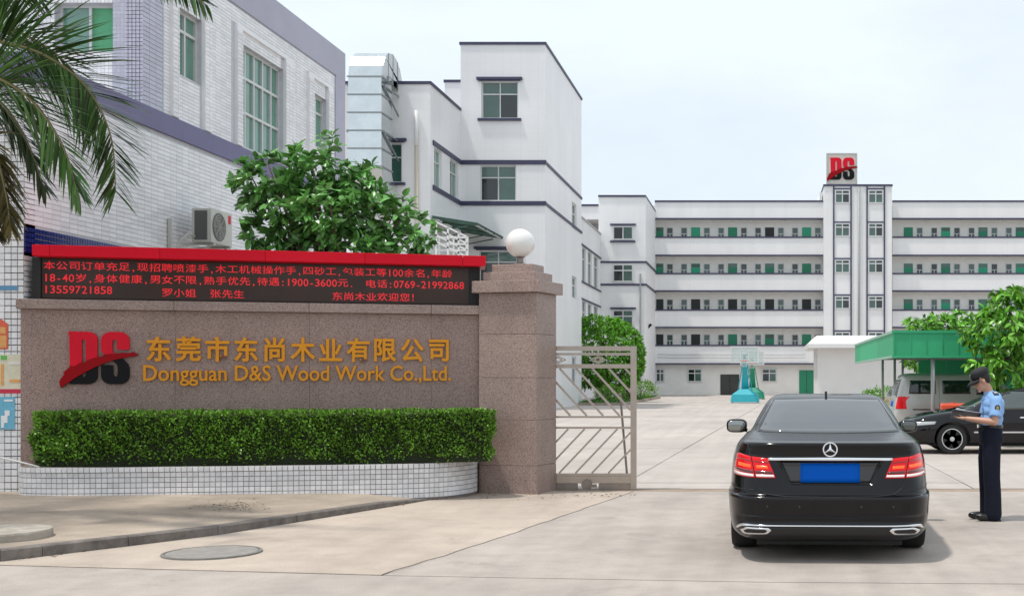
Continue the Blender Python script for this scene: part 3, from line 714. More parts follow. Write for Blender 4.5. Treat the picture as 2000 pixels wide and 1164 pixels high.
def leaves_mesh(name, pos, rot, size, proto, m):
    pv, pf = proto; n = len(pos); k = len(pv)
    v = np.einsum('nij,kj->nki', rot, pv)*size[:,None,None] + pos[:,None,:]
    me = bpy.data.meshes.new(name); faces = []
    lens = [len(f) for f in pf]; base = np.concatenate([np.array(f) for f in pf])
    loops = (base[None,:] + (np.arange(n)*k)[:,None]).ravel()
    me.vertices.add(n*k); me.vertices.foreach_set('co', v.ravel())
    me.loops.add(len(loops)); me.loops.foreach_set('vertex_index', loops.astype(np.int32))
    ls = np.array(lens*n); st = np.concatenate([[0], np.cumsum(ls)[:-1]])
    me.polygons.add(len(ls)); me.polygons.foreach_set('loop_start', st.astype(np.int32)); me.polygons.foreach_set('loop_total', ls.astype(np.int32))
    me.materials.append(m); me.update(calc_edges=True); me.validate(); return me
def leaf_objs(tree, pos, rot, size, proto, m, count=300, foliage='foliage'):
    """the leaves nearest the camera as single parts, the rest as one part"""
    base = np.array(WL[tree.name]); order = np.argsort(pos[:,1] - 0.0*pos[:,2]); near = order[:count]; rest = order[count:]
    me = leaves_mesh(foliage, pos[rest]-base, rot[rest], size[rest], proto, m); o = mesh_obj(foliage, me, tree); o['kind'] = 'stuff'
    if count:
        lm = MB().add([tuple(p) for p in proto[0]], proto[1]).mesh('leaf', m)
        for i in near:
            q = mesh_obj('leaf', lm, tree); q.matrix_local = Matrix.Translation(pos[i]-base) @ Matrix(rot[i].tolist()).to_4x4() @ Matrix.Diagonal((size[i],)*3+(1,))
    return o

# hedge in the planter
hg = thing('clipped_hedge', 'long clipped green hedge growing in the white tiled planter', 'hedge', (-6.8, 15.7, 0.46))
hp = resample(catmull([(-9.42,15.42),(-9.30,15.16),(-8.6,15.04),(-7.7,15.17),(-6.5,15.36),(-5.3,15.58),(-4.4,15.74),(-3.88,15.88),(-3.68,16.05),(-3.72,16.25),(-3.95,16.42)]), 0.05)
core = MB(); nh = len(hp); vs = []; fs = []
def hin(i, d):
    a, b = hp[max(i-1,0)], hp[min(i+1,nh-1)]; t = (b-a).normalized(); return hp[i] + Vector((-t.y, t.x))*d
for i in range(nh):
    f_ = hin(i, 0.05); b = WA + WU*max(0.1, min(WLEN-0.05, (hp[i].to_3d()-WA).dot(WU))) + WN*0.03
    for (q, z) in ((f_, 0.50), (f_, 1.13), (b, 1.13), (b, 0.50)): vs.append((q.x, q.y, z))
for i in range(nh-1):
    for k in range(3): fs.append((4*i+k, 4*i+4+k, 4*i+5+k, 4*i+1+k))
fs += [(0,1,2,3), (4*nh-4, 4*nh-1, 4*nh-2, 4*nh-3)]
core.add(vs, fs); core.build('dark_core', HCORE, hg)  # solid dark core, blocks the view through gaps between leaves
N = 32000; hpx = np.array([(p.x, p.y) for p in hp]); ii = RNG.integers(0, nh-1, N); tt = RNG.random(N)[:,None]
fp = hpx[ii]*(1-tt) + hpx[ii+1]*tt; tg = hpx[ii+1]-hpx[ii]; tg /= np.linalg.norm(tg, axis=1, keepdims=True); nr = np.stack([tg[:,1], -tg[:,0]], 1)
top = RNG.random(N) < 0.30
z = np.where(top, 1.165, 0.50 + 0.68*RNG.random(N)**0.9); dep = np.where(top, -RNG.random(N)*0.75, 0.0)
lump = 0.016*np.sin(fp[:,0]*5.1+z*7) + 0.014*np.sin(fp[:,0]*11.3-z*13) + 0.018*np.sin(fp[:,0]*23+z*19)
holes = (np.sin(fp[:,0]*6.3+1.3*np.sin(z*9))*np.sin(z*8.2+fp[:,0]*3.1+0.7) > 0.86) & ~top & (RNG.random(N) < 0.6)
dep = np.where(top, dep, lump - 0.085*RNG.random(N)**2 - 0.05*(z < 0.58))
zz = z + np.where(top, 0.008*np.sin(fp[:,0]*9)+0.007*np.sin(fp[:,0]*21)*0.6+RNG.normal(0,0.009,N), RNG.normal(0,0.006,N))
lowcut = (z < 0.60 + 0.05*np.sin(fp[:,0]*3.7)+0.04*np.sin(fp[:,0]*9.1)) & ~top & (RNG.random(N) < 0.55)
pos = np.stack([fp[:,0]+nr[:,0]*dep, fp[:,1]+nr[:,1]*dep, zz], 1)
wallu = (pos[:,0]-WA.x)*WN.x + (pos[:,1]-WA.y)*WN.y
ok = ~holes & ~lowcut & (wallu > 0.03)
d = np.stack([nr[:,0], nr[:,1], np.zeros(N)], 1)*np.where(top,0.3,0.8)[:,None] + np.array([0,0,1.0])*np.where(top,1.0,0.45)[:,None] + RNG.normal(0,0.6,(N,3))
rot = frames(d, roll=0.9); size = RNG.uniform(0.030, 0.056, N)
me = leaves_mesh('foliage', pos[ok]-np.array(WL[hg.name]), rot[ok], size[ok], leaf_proto_s(0.52), LEAFH); o = mesh_obj('foliage', me, hg); o['kind'] = 'stuff'

# ---------------------------------------------------------------- windows
PANE_CACHE = {}
def window(parent, o, eu, n, w, h, vcuts=(0.5,), hcuts=(), fr=0.06, dep=0.06, glass=None, name='window', frame_m=None, panes=True, glasses=None, off=0.0):
    """frame with one child per pane; o = lower left corner in the wall plane, eu along the width, n outwards"""
    o, eu, n = Vector(o), Vector(eu).normalized(), Vector(n).normalized(); ez = Vector((0,0,1)); glass = glass or GLASSG
    o = o + n*off
    mb = MB()
    def fb(u0, u1, z0, z1, d=dep): mb.obox(o + eu*(u0+u1)/2 + ez*(z0+z1)/2 - n*d/2, eu*(u1-u0)/2, n*d/2, ez*(z1-z0)/2)
    fb(0, fr, 0, h); fb(w-fr, w, 0, h); fb(fr, w-fr, 0, fr); fb(fr, w-fr, h-fr, h)
    us = [0] + [c*w for c in vcuts] + [w]; zs = [0] + [c*h for c in hcuts] + [h]
    for c in zs[1:-1]: fb(fr, w-fr, c-fr*0.45, c+fr*0.45)
    for c in us[1:-1]:
        zz = [fr] + [q for c2 in zs[1:-1] for q in (c2-fr*0.45, c2+fr*0.45)] + [h-fr]
        for a, b in zip(zz[::2], zz[1::2]): fb(c-fr*0.4, c+fr*0.4, a, b, dep*0.9)
    f = mb.build(name, frame_m or ALU, parent)
    if panes:
        r = random.Random(int(abs(o.x*37+o.y*11+o.z*5)*10))
        k = 0
        for j, (a, b) in enumerate(zip(zs, zs[1:])):
            for i, (c, d) in enumerate(zip(us, us[1:])):
                pm = MB(); tl = r.uniform(-0.004, 0.004)
                q0 = o + eu*(c+0.01) + ez*(a+0.01) - n*dep*0.7; 
                pm.add([q0, q0+eu*(d-c-0.02)+n*tl, q0+eu*(d-c-0.02)+ez*(b-a-0.02)+n*tl, q0+ez*(b-a-0.02)], [(0,1,2,3)])
                gm = glasses[k % len(glasses)] if glasses else glass
                pm.build('pane', gm, f); k += 1
    return f
EX, EY, EZ = Vector((1,0,0)), Vector((0,1,0)), Vector((0,0,1)); NEGY = Vector((0,-1,0))

# ---------------------------------------------------------------- tiled building on the left
lx = -9.6; Y0, Y1, YU, YE = 15.42, 18.37, 18.98, 27.2
lbd = thing('tiled_factory_building', 'white tiled factory building with blue-grey band behind the sign wall', 'building', (-14, 21, 0))
def ly(px): return -lx*F/(PX-px)       # depth on the side wall seen at pixel column px
wins = [dict(y0=ly(352), y1=ly(396), z0=6.62, z1=7.74, v=(0.46,), h=(0.70,)),
        dict(y0=ly(471), y1=ly(555), z0=5.90, z1=7.80, v=(0.2,0.4,0.6,0.8), h=(0.36,0.70)),
        dict(y0=ly(611), y1=ly(639), z0=6.60, z1=7.74, v=(0.5,), h=(0.68,))]
holes = [(w['y0'], w['y1'], w['z0'], w['z1']) for w in wins]
mb = MB()
wall_holes(mb, (lx-0.02,0,0), EY, EX, Y0, YE, -0.05, 5.86, [], 0.25)
wall_holes(mb, (lx-0.02,0,0), EY, EX, Y1, YE, 5.86, 8.42, holes, 0.25)
mb.box(-20, lx-0.02, Y0, Y0+0.25, -0.05, 5.86); mb.box(-20, lx-0.27, Y0+0.25, YE, 5.60, 5.80)
mb.box(-20, lx-0.27, YE-0.25, YE, -0.05, 9.0); mb.box(-20, -9.87, Y1+0.25, YE-0.25, 8.6, 8.8)
fw = (Xat(107, Y1), Xat(222, Y1), Zat(103, Y1), Zat(5, Y1))
wall_holes(mb, (0,Y1,0), EX, NEGY, -20, lx-0.02, 5.86, 8.42, [fw], 0.25)
mb.build('wall', GROUT2, lbd)
mb = MB(); mb.box(-20, lx+0.012, Y1-0.03, YE+0.02, 8.42, 9.06); mb.build('parapet', LAV, lbd)
mb = MB(); mb.box(lx-0.26, lx+0.010, ly(655), YE+0.015, 5.862, 8.418); mb.build('corner_strip', LAV, lbd)
mb = MB(); mb.box(lx-0.3, lx+0.030, Y0-0.03, YE+0.03, 5.54, 5.862); mb.build('band', BAND, lbd)
mb = MB(); mb.box(-20, lx-0.302, Y0-0.03, Y0+0.2, 5.54, 5.862); mb.build('band', BAND, lbd)
for i, w in enumerate(wins):
    wd = window(lbd, (lx-0.10, w['y1'], w['z0']), -EY, EX, w['y1']-w['y0'], w['z1']-w['z0'], tuple(1-v for v in reversed(w['v'])), w['h'], 0.055, 0.06, GLASSL)
fwin = window(lbd, (fw[0], Y1+0.12, fw[2]), EX, NEGY, fw[1]-fw[0], fw[3]-fw[2], (0.53,), (), 0.05, 0.06, glasses=[GLASSL, BLIND])
mb = MB()
for a, b, c, d in holes + []: mb.box(lx-0.7, lx-0.68, a-0.3, b+0.3, c-0.3, d+0.3)
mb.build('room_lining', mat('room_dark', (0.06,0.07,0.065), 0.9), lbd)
# surrounds: raised tiled pilasters beside the windows
sur = []
for w, (pa, pb, zt, zbm) in zip(wins, (((333,346),(396,410),8.10,5.87), ((460,471),(555,571),8.02,5.87), ((601,611),(639,648),8.02,5.87))):
    for q in (pa, pb): sur.append((ly(q[0]), ly(q[1]), zbm, zt))
    sur.append((ly(pa[0]), ly(pb[1]), zt, zt+0.07))
for a, b, c, d in sur:
    mb = MB(); mb.box(lx-0.02, lx+0.035, a, b, c, d); mb.build('surround', TILE2, lbd)
def tile_field(parent, nm, o, eu, n, u0, u1, z0, z1, tw, th, gap, t, m, holes=(), bond=False, single=None, gapu=None):
    """tiles as raised quads with sloping edges over a wall plane; single(u,z) picks those built as objects"""
    o, eu, n = Vector(o), Vector(eu).normalized(), Vector(n).normalized(); ez = Vector((0,0,1)); mb = MB(); tm_ = None; b = 0.003; cnt = 0
    nz = int((z1-z0)/th+1e-6); 
    ang = math.atan2(eu.y, eu.x)
    for k in range(nz):
        za, zb = z0+k*th+gap/2, z0+(k+1)*th-gap/2; u = u0 - (tw/2 if bond and k % 2 else 0)
        while u < u1-0.01:
            gu = gap if gapu is None else gapu; a, c = max(u, u0)+gu/2, min(u+tw, u1)-gu/2; u += tw
            if c-a < 0.02: continue
            uc, zc_ = (a+c)/2, (za+zb)/2
            if any(h[0]-0.01 < uc < h[1]+0.01 and h[2]-0.01 < zc_ < h[3]+0.01 for h in holes): continue
            if single and single(uc, zc_) and c-a > tw-gap-0.002:
                if tm_ is None:
                    q = MB(); x, z = (tw-gap)/2, (th-gap)/2
                    # local: x along eu, outward normal is -y when eu x z... handled through the rotation
                    q.add([(-x,0,-z),(x,0,-z),(x,0,z),(-x,0,z),(-x+b,-t,-z+b),(x-b,-t,-z+b),(x-b,-t,z-b),(-x+b,-t,z-b)], [(4,5,6,7),(0,1,5,4),(1,2,6,5),(2,3,7,6),(3,0,4,7)])
                    tm_ = q.mesh('tile', m)
                inst(tm_, 'tile', parent, o+eu*uc+ez*zc_, (0,0,ang)); cnt += 1; continue
            p = [o+eu*a+ez*za, o+eu*c+ez*za, o+eu*c+ez*zb, o+eu*a+ez*zb]
            r = [p[0]+(eu+ez)*b, p[1]+(ez-eu)*b, p[2]-(eu+ez)*b, p[3]+(eu-ez)*b]; r = [q+n*t for q in r]
            mb.add(p+r, [(4,5,6,7),(0,1,5,4),(1,2,6,5),(2,3,7,6),(3,0,4,7)])
    if mb.v:
        if eu.cross(ez).dot(n) < 0: mb.f = [tuple(reversed(f)) for f in mb.f]
        ob = mb.build(nm, m, parent); ob['kind'] = 'stuff'
    return cnt
blue = (15.0, 40.0, 3.26, 3.60)
lowholes = [blue]
tile_field(lbd, 'wall_tiles', (lx-0.02,0,0), EY, EX, Y0+0.01, YE, 2.0, 5.53, 0.20, 0.068, 0.007, 0.008, TILE2, lowholes, gapu=0.003)
tile_field(lbd, 'wall_tiles', (lx-0.02,0,0), EY, EX, Y1+0.66, ly(655), 5.87, 8.41, 0.20, 0.060, 0.007, 0.008, TILE2, gapu=0.003, holes=holes+[(s[0]-0.05,s[1]+0.05,s[2],s[3]) for s in sur])
for s in sur: tile_field(lbd, 'surround_tiles', (lx+0.035,0,0), EY, EX, s[0], s[1], s[2], s[3], 0.16, 0.072, 0.009, 0.012, TILE2)
LAVT = mat('lavender_tile', (0.50,0.50,0.60), 0.35, island=0.06)
tile_field(lbd, 'lavender_tiles', (lx-0.02,0,0), EY, EX, Y1, Y1+0.64, 5.87, 8.41, 0.20, 0.072, 0.008, 0.010, LAVT, gapu=0.003)
tile_field(lbd, 'lavender_tiles', (0,Y1,0), EX, NEGY, Xat(220,Y1), lx-0.0, 5.87, 8.41, 0.06, 0.060, 0.006, 0.004, LAVT)
tile_field(lbd, 'wall_tiles', (0,Y1,0), EX, NEGY, -12.0, Xat(220,Y1), 5.87, 8.41, 0.06, 0.060, 0.006, 0.004, TILE2, [fw])
tile_field(lbd, 'blue_tiles', (lx-0.02,0,0), EY, EX, Y0+0.01, 20.5, 3.26, 3.60, 0.062, 0.068, 0.006, 0.017, BLUETILE)
c_ = tile_field(lbd, 'corner_tiles', (0,Y0,0), EX, NEGY, -13.031, lx-0.01, 0.10, 5.50, 0.0835, 0.085, 0.007, 0.012, TILE, single=lambda u, z: z < 3.6 and u > -10.19)

# air conditioner on the side wall
ac = thing('air_conditioner', 'beige outdoor air conditioning unit mounted on the tiled side wall', 'air conditioner', (-9.25, 19.85, 3.80))
ax0, ax1, ay0, ay1, az0, az1 = -9.40, -9.08, Xat(0,1)*0+19.5, 20.28, 3.86, 4.42
mb = MB(); mb.box(ax0, ax1, ay0, ay1, az0, az1); mb.build('casing', ACW, ac, bevel=0.012)
mb = MB(); mb.box(ax0+0.05, ax1-0.06, ay0-0.006, ay0, az0+0.04, az1-0.04); cg = mb.build('coil_grille', ACG, ac)
mb = MB()
for i in range(12): mb.box(ax0+0.055+i*0.017, ax0+0.060+i*0.017, ay0-0.010, ay0-0.006, az0+0.045, az1-0.045)
mb.build('fin', mat('ac_fin', (0.09,0.095,0.09), 0.5), cg)
mb = MB(); mb.lathe([(0.235,0.0),(0.235,0.012),(0.215,0.014),(0.215,0.006),(0.0,0.006)], (ax1, 19.79, 4.14), 32, 'x'); fg = mb.build('fan_grille', ACG, ac)
mb = MB()
for r_ in (0.06, 0.11, 0.16, 0.20):
    mb.tube([(ax1+0.014, 19.79+r_*math.cos(a*math.pi/12), 4.14+r_*math.sin(a*math.pi/12)) for a in range(25)], 0.004, 4)
for a in range(8): mb.bar((ax1+0.016, 19.79, 4.14), (ax1+0.016, 19.79+0.21*math.cos(a*math.pi/4), 4.14+0.21*math.sin(a*math.pi/4)), 0.006)
mb.build('wire_ring', ACW, fg)
mb = MB(); mb.box(ax1, ax1+0.004, 20.13, 20.22, 4.24, 4.38); mb.build('maker_mark', LOGOR, ac)
for yy in (19.6, 20.18):
    mb = MB(); mb.box(lx, ax1+0.02, yy-0.02, yy+0.02, 3.82, 3.858); mb.bar((lx+0.02, yy, 3.55), (ax1-0.05, yy, 3.82), 0.03); mb.build('bracket', ACW, ac)
mb = MB(); mb.tube([(ax0+0.06, ay0-0.005, 3.95), (ax0+0.0, ay0-0.10, 3.98), (lx+0.10, ay0-0.16, 3.86), (lx+0.06, ay0-0.18, 3.5), (lx+0.05, ay0-0.18, 3.0)], 0.025, 8); mb.build('hose', ACW, ac, smooth=True)
mb = MB(); mb.box(lx+0.0, lx+0.05, 19.12, 19.16, 3.2, 4.2); mb.build('conduit', ACW, ac)

# posters on the tiled corner
def poster(px0, px1, py0, py1, m, label, name='poster', extra=None, poly=None):
    Yp = Y0-0.014; x0, x1, z0, z1 = Xat(px0,Yp), Xat(px1,Yp), Zat(py1,Yp), Zat(py0,Yp)
    t = thing(name, label, 'poster', ((x0+x1)/2, Yp, z0), 'posters on the tiled corner')
    pq = poly or [(0,0),(1,0),(1,1),(0,1)]
    mb = MB(); mb.prism([(x0+(x1-x0)*a, z0+(z1-z0)*b) for a, b in pq], (0,Yp-0.004,0), EX, EZ, (0,0.003,0)); mb.build('sheet', m, t, fixn=True)
    for (a0,a1,b0,b1,mm) in extra or []:
        mb = MB(); mb.box(x0+(x1-x0)*a0, x0+(x1-x0)*a1, Yp-0.0065, Yp-0.0042, z0+(z1-z0)*b0, z0+(z1-z0)*b1); mb.build('print', mm, t)
    return t
poster(-40, 16, 622, 682, PRED, 'torn red and orange poster high on the tiled corner', extra=[(0.55,0.95,0.05,0.45,PORA),(0.60,0.92,0.50,0.72,PORA)], poly=[(0,0),(1,0),(1,0.82),(0.75,0.98),(0,1)])
poster(-40, 47, 692, 768, PCREAM, 'cream poster with crimson lower edge on the tiled corner', extra=[(0.0,0.99,0.0,0.11,PCRIM),(0.68,0.92,0.28,0.36,PORA),(0.48,0.55,0.2,0.75,PORA),(0.48,0.62,0.86,0.97,mat('poster_green',(0.12,0.42,0.08),0.5)),(0.66,0.95,0.74,0.82,SIGNW)])
poster(-40, 29, 775, 838, PBLUE, 'blue poster with a white figure low on the tiled corner', extra=[(0.62,0.80,0.20,0.42,PAPER),(0.72,0.86,0.42,0.58,PAPER),(0.62,0.70,0.05,0.20,PAPER),(0.7,0.95,0.86,0.92,PAPER)])
poster(-10, 35, 558, 567, mat('blue_strip', (0.10,0.25,0.42), 0.5), 'small blue label strip below the palm on the tiled corner', name='label_strip')
poster(48.5, 54.5, 657, 677, mat('pale_blue_sticker', (0.30,0.40,0.50), 0.5), 'small pale blue sticker at the edge of the tiled corner', name='sticker')

# ---------------------------------------------------------------- middle factory block with projecting wing
MX, WX, YF, YB, YW = -11.02, -15.3, 60.0, 72.0, 54.5
ZT, ZW = Zat(88, YF), Zat(165, YW)
mf = thing('white_factory_block', 'tall white factory block with navy bands and green windows in mid-distance', 'building', (-14, 64, 0))
mb = MB()
fz = lambda y: Zat(y, YF); fx = lambda x: Xat(x, YF)
mwin = [(fx(940), fx(1012), fz(232), fz(159)), (fx(937), fx(1008), fz(393), fz(323)), (fx(935), fx(1010), fz(556), fz(489))]
wall_holes(mb, (0,YF,0), EX, NEGY, WX, MX, 0, ZT, mwin, 0.3)
swin = []
for (a, b) in ((397,447),(540,583),(696,752)): swin.append((68.4, 70.1, Zat(b,69.2), Zat(a,69.2)))
wall_holes(mb, (MX,0,0), EY, EX, YF+0.3, YB, 0, ZT, swin, 0.3)
mb.box(WX-8, MX-0.3, YB-0.3, YB, 0, ZT); mb.box(WX, WX+0.3, YF+0.3, YB-0.3, 0, ZT); mb.box(WX+0.3, MX-0.3, YF+0.3, YB-0.3, ZT-0.6, ZT-0.5)
mb.box(fx(853), WX-0.002, YF+1.5, YB-1, ZW-0.5, fz(147))
wwin = [(Xat(740,YW), Xat(785,YW), Zat(357,YW), Zat(279,YW))]
wall_holes(mb, (0,YW,0), EX, NEGY, -24, WX, 0, ZW, wwin, 0.3)
wy = lambda px: -WX*F/(PX-px)
zs0, zs1 = fz(393), fz(323)
wswin = [(wy(848), wy(863), zs0, zs1), (wy(879), wy(895), zs0, zs1)]
wall_holes(mb, (WX,0,0), EY, EX, YW+0.3, YF, 0, ZW, wswin, 0.3)
mb.box(-24, WX-0.3, YW+0.3, YF+4, ZW-0.6, ZW-0.5); mb.box(-24, -23.7, YW+0.3, YF+4, 0, ZW)
mb.build('wall', WHITEW, mf)
def trim(x0,x1,y0,y1,z0,z1,name='trim_band'): q = MB(); q.box(x0,x1,y0,y1,z0,z1); return q.build(name, NAVY, mf)
trim(WX-0.06, MX+0.06, YF-0.06, YB+0.06, ZT, ZT+0.13, 'roof_edge')
trim(-24, WX+0.06, YW-0.06, YF-0.062, ZW, ZW+0.13, 'roof_edge')
trim(fx(853)-0.05, WX-0.062, YF+1.45, YB-0.9, fz(147), fz(147)+0.13, 'roof_edge')
for yy in (318, 398):
    z = fz(yy); trim(WX+0.062, MX+0.06, YF-0.06, YF, z-0.1, z+0.12); trim(MX, MX+0.06, YF, YB+0.02, z-0.07, z+0.07)
    trim(WX, WX+0.06, YW+0.4, YF-0.0605, z-0.1, z+0.12)
def lintel(x0, x1, y, z, n=NEGY, d=0.16):
    q = MB(); q.box(x0-0.22, x1+0.22, y-d, y, z+0.004, z+0.13); q.box(x0-0.12, x1+0.12, y-d*0.7, y, z-0.05+0.0, z+0.002); q.build('lintel', NAVY, mf)
def sill(x0, x1, y, z, d=0.14):
    q = MB(); q.box(x0-0.16, x1+0.16, y-d, y, z-0.12, z-0.003); q.build('sill', NAVY, mf)
lintel(mwin[0][0], mwin[0][1], YF, mwin[0][3]+0.05); sill(mwin[0][0], mwin[0][1], YF, mwin[0][2]); lintel(mwin[2][0], mwin[2][1], YF, mwin[2][3]+0.05)
lintel(wwin[0][0], wwin[0][1], YW, wwin[0][3]+0.05); sill(wwin[0][0], wwin[0][1], YW, wwin[0][2])
gs = [[GLASSG, GLASSD, GLASSG, GLASSG], [GLASSD, GLASSG, GLASSG, GLASSG], [GLASSD, GLASSD, GLASSG, GLASSG]]
for (a,b,c,d), g_ in zip(mwin, gs):
    window(mf, (a, YF+0.12, c), EX, NEGY, b-a, d-c, (0.5,), (0.66,), 0.07, 0.08, glasses=g_)
for (a,b,c,d) in wwin: window(mf, (a, YW+0.12, c), EX, NEGY, b-a, d-c, (0.4,), (0.64,), 0.07, 0.08)
for (a,b,c,d) in wswin: window(mf, (WX-0.12, a, c), EY, EX, b-a, d-c, (0.5,), (0.66,), 0.08, 0.08, glasses=[GLASSD, GLASSL])
for (a,b,c,d) in swin: window(mf, (MX-0.10, a, c), EY, EX, b-a, d-c, (0.5,), (0.6,), 0.10, 0.08, glasses=[GLASSD, GLASSG])
mb = MB(); mb.box(WX+0.3, MX-0.3, YF+1.2, YF+1.25, 0, ZT-0.6); mb.box(-23.7, WX-0.3, YW+1.2, YW+1.25, 0, ZW-0.6); mb.box(MX-1.3, MX-1.25, YF+1.3, YB-0.3, 0, ZT-0.6); mb.build('room_lining', MATS['room_dark'], mf)
mb = MB(); mb.tube([P(813,216,YW-0.15), P(813,285,YW-0.15)], 0.085, 10); mb.build('drain_pipe', WHITEP, mf, smooth=True)
mb = MB(); mb.tube([P(813,285.4,YW-0.15), (Xat(813,YW-0.15), YW-0.15, 0)], 0.075, 10); mb.build('drain_pipe', BEIGE, mf, smooth=True)
# awning over the outside stair
aw = thing('green_awning', 'sloping translucent green awning over the outside stair of the white factory', 'awning', (-14.2, 57.2, 8.5))
mb = MB(); za, zb2 = 9.05, 8.72; o_ = (-13.12)
mb.add([(WX+0.07,YW+0.02,za),(o_,YW+0.02,zb2),(o_,YF-0.1,zb2),(WX+0.07,YF-0.1,za)]+[(WX+0.07,YW+0.02,za+0.04),(o_,YW+0.02,zb2+0.04),(o_,YF-0.1,zb2+0.04),(WX+0.07,YF-0.1,za+0.04)], [(3,2,1,0),(4,5,6,7),(0,1,5,4),(1,2,6,5),(2,3,7,6),(3,0,4,7)])
mb.build('sheet', AWN, aw)
for yy in (YW+0.1, 56.3, 58.1, YF-0.2):
    mb = MB(); mb.bar((WX+0.07, yy, za-0.05), (o_, yy, zb2-0.05), 0.07); mb.build('rafter', AWN, aw)
    mb = MB(); mb.bar((WX+0.07, yy, za-0.75), (o_-0.5, yy, zb2-0.10), 0.05); mb.build('strut', AWN, aw)
mb = MB(); mb.bar((o_-0.1, YW+0.1, zb2-0.07), (o_-0.1, YF-0.2, zb2-0.07), 0.07); mb.build('purlin', GREYP, aw)
# outside stair with white balustrade
st = thing('stair_railing', 'white metal balustrade of the outside stair below the green awning', 'railing', (-15.0, 53.2, 0))
def rl(a, b, w=0.075, nm='rail'):
    mb = MB(); mb.bar(a, b, w, w); mb.build(nm, WHITEP, st)
Ys, Yr = 52.6, 53.9
for dy in (0, 13, 26, 39): rl(P(836,426+dy,Ys), P(913,463+dy,Ys))
for x_, y_ in ((852,434),(875,445),(896,455),(913,463)): rl(P(x_,y_,Ys), (Xat(x_,Ys), Ys, 0.0), nm='post')
for yy in (464, 477, 489, 501): rl(P(850,yy,Yr), P(912,yy,Yr), 0.09)
for x_ in (858, 886, 911): rl(P(x_,462,Yr), (Xat(x_,Yr), Yr, 0.0), nm='post')
mb = MB()
for i in range(14):
    zz = Zat(512,Ys)-i*0.16; x_ = Xat(836+i*5.6, Ys); mb.box(x_, x_+0.32, Ys+0.06, Yr-0.06, 0 if i < 13 else 0, Zat(462+i*2.7, Ys)-1.1)
mb.build('steps', CONCY, st)

# ---------------------------------------------------------------- ventilation duct up the wing
du = thing('ventilation_duct', 'shiny galvanised air duct rising up the white wing and over its roof', 'duct', (-17.5, 53, 0))
dY0, dY1 = 52.2, 53.65; dxl, dxr = Xat(680,dY0), Xat(745,dY0)
zb0, ztop = Zat(325,dY0), Zat(150,dY0)
cen = []                                  # centre line in (y, z): out of the wall, up, over the roof edge
cy = (dY0+dY1)/2; hw = (dY1-dY0)/2
def seg_duct(a, b, i):
    """piece of rectangular duct between two (inner, outer) section lines"""
    mb = MB(); (oa, ia), (ob, ib) = a, b
    vs = [(x, q[0], q[1]) for q in (oa, ia, ob, ib) for x in (dxl, dxr)]
    mb.add(vs, [(0,1,5,4),(3,2,6,7),(1,3,7,5),(2,0,4,6)]); return mb.build('duct_section', DUCT, du)
secs = []
for k in range(5):
    a = R(90 - 90*k/4); secs.append(((dY1+0.85-(0.85+2*hw)*math.cos(R(90-90*k/4)) if False else dY1+0.45-(0.45+2*hw)*math.sin(R(90*k/4)), zb0-0.0-(0.45+2*hw)*math.cos(R(90*k/4))), (dY1+0.45-0.45*math.sin(R(90*k/4)), zb0-0.45*math.cos(R(90*k/4)))))
nv = 5
for k in range(1, nv+1):
    z = zb0 + (ztop-zb0)*k/nv; secs.append(((dY0, z), (dY1, z)))
for k in range(1, 9):
    a = R(180*k/8); rr = 0.06
    secs.append(((dY1+rr-(rr+2*hw)*math.cos(a), ztop+(rr+2*hw)*0.92*math.sin(a)), (dY1+rr-rr*math.cos(a), ztop+rr*0.8*math.sin(a))))
secs.append(((dY1+2*0.06+2*hw, ZW+0.05), (dY1+2*0.06, ZW+0.05)))
for i, (a, b) in enumerate(zip(secs, secs[1:])): seg_duct(a, b, i)
for k in range(4, 4+nv+1):
    (oy, oz), (iy, iz) = secs[k]; mb = MB()
    mb.box(dxl-0.05, dxr+0.05, oy-0.05, oy, oz-0.03, oz+0.03); mb.box(dxr, dxr+0.05, oy+0.001, iy+0.05, oz-0.03, oz+0.03); mb.build('flange', DUCTD, du)
for t_ in (0.30, 0.52, 0.74):
    yy = dY0 + (2*hw*2+0.12)*t_; zt2 = ztop + (0.06+2*hw)*0.92*math.sqrt(max(0, 1-((yy-dY1-0.06)/(0.06+2*hw))**2))
    mb = MB(); mb.box(dxr, dxr+0.035, yy-0.03, yy+0.03, ztop-0.1, zt2); mb.build('seam', DUCTD, du)
mb = MB(); pp = [secs[k][0] for k in range(4+nv, 4+nv+9)]; pp = pp + [(pp[-1][0], ZW+0.02), (dY0+0.9, ZW+0.02), (dY0, ztop)][:2]
mb.prism([(a, b) for a, b in pp], (dxr+0.004, 0, 0), EY, EZ, (0.02, 0, 0)); mb.build('elbow_side', DUCT, du, fixn=True)
for z in (ztop-0.35, ztop-2.4):
    mb = MB(); mb.bar((dxr+0.05, dY0, z), (dxr+0.05, YW, z), 0.06); mb.bar((dxr+0.05, dY0+0.1, z), (dxr+0.05, YW, z-0.9), 0.06); mb.build('bracket', DUCTD, du); mb = MB(); mb.bar((dxl-0.06, dY0, z), (dxl-0.06, YW, z), 0.06); mb.build('bracket', DUCTD, du)

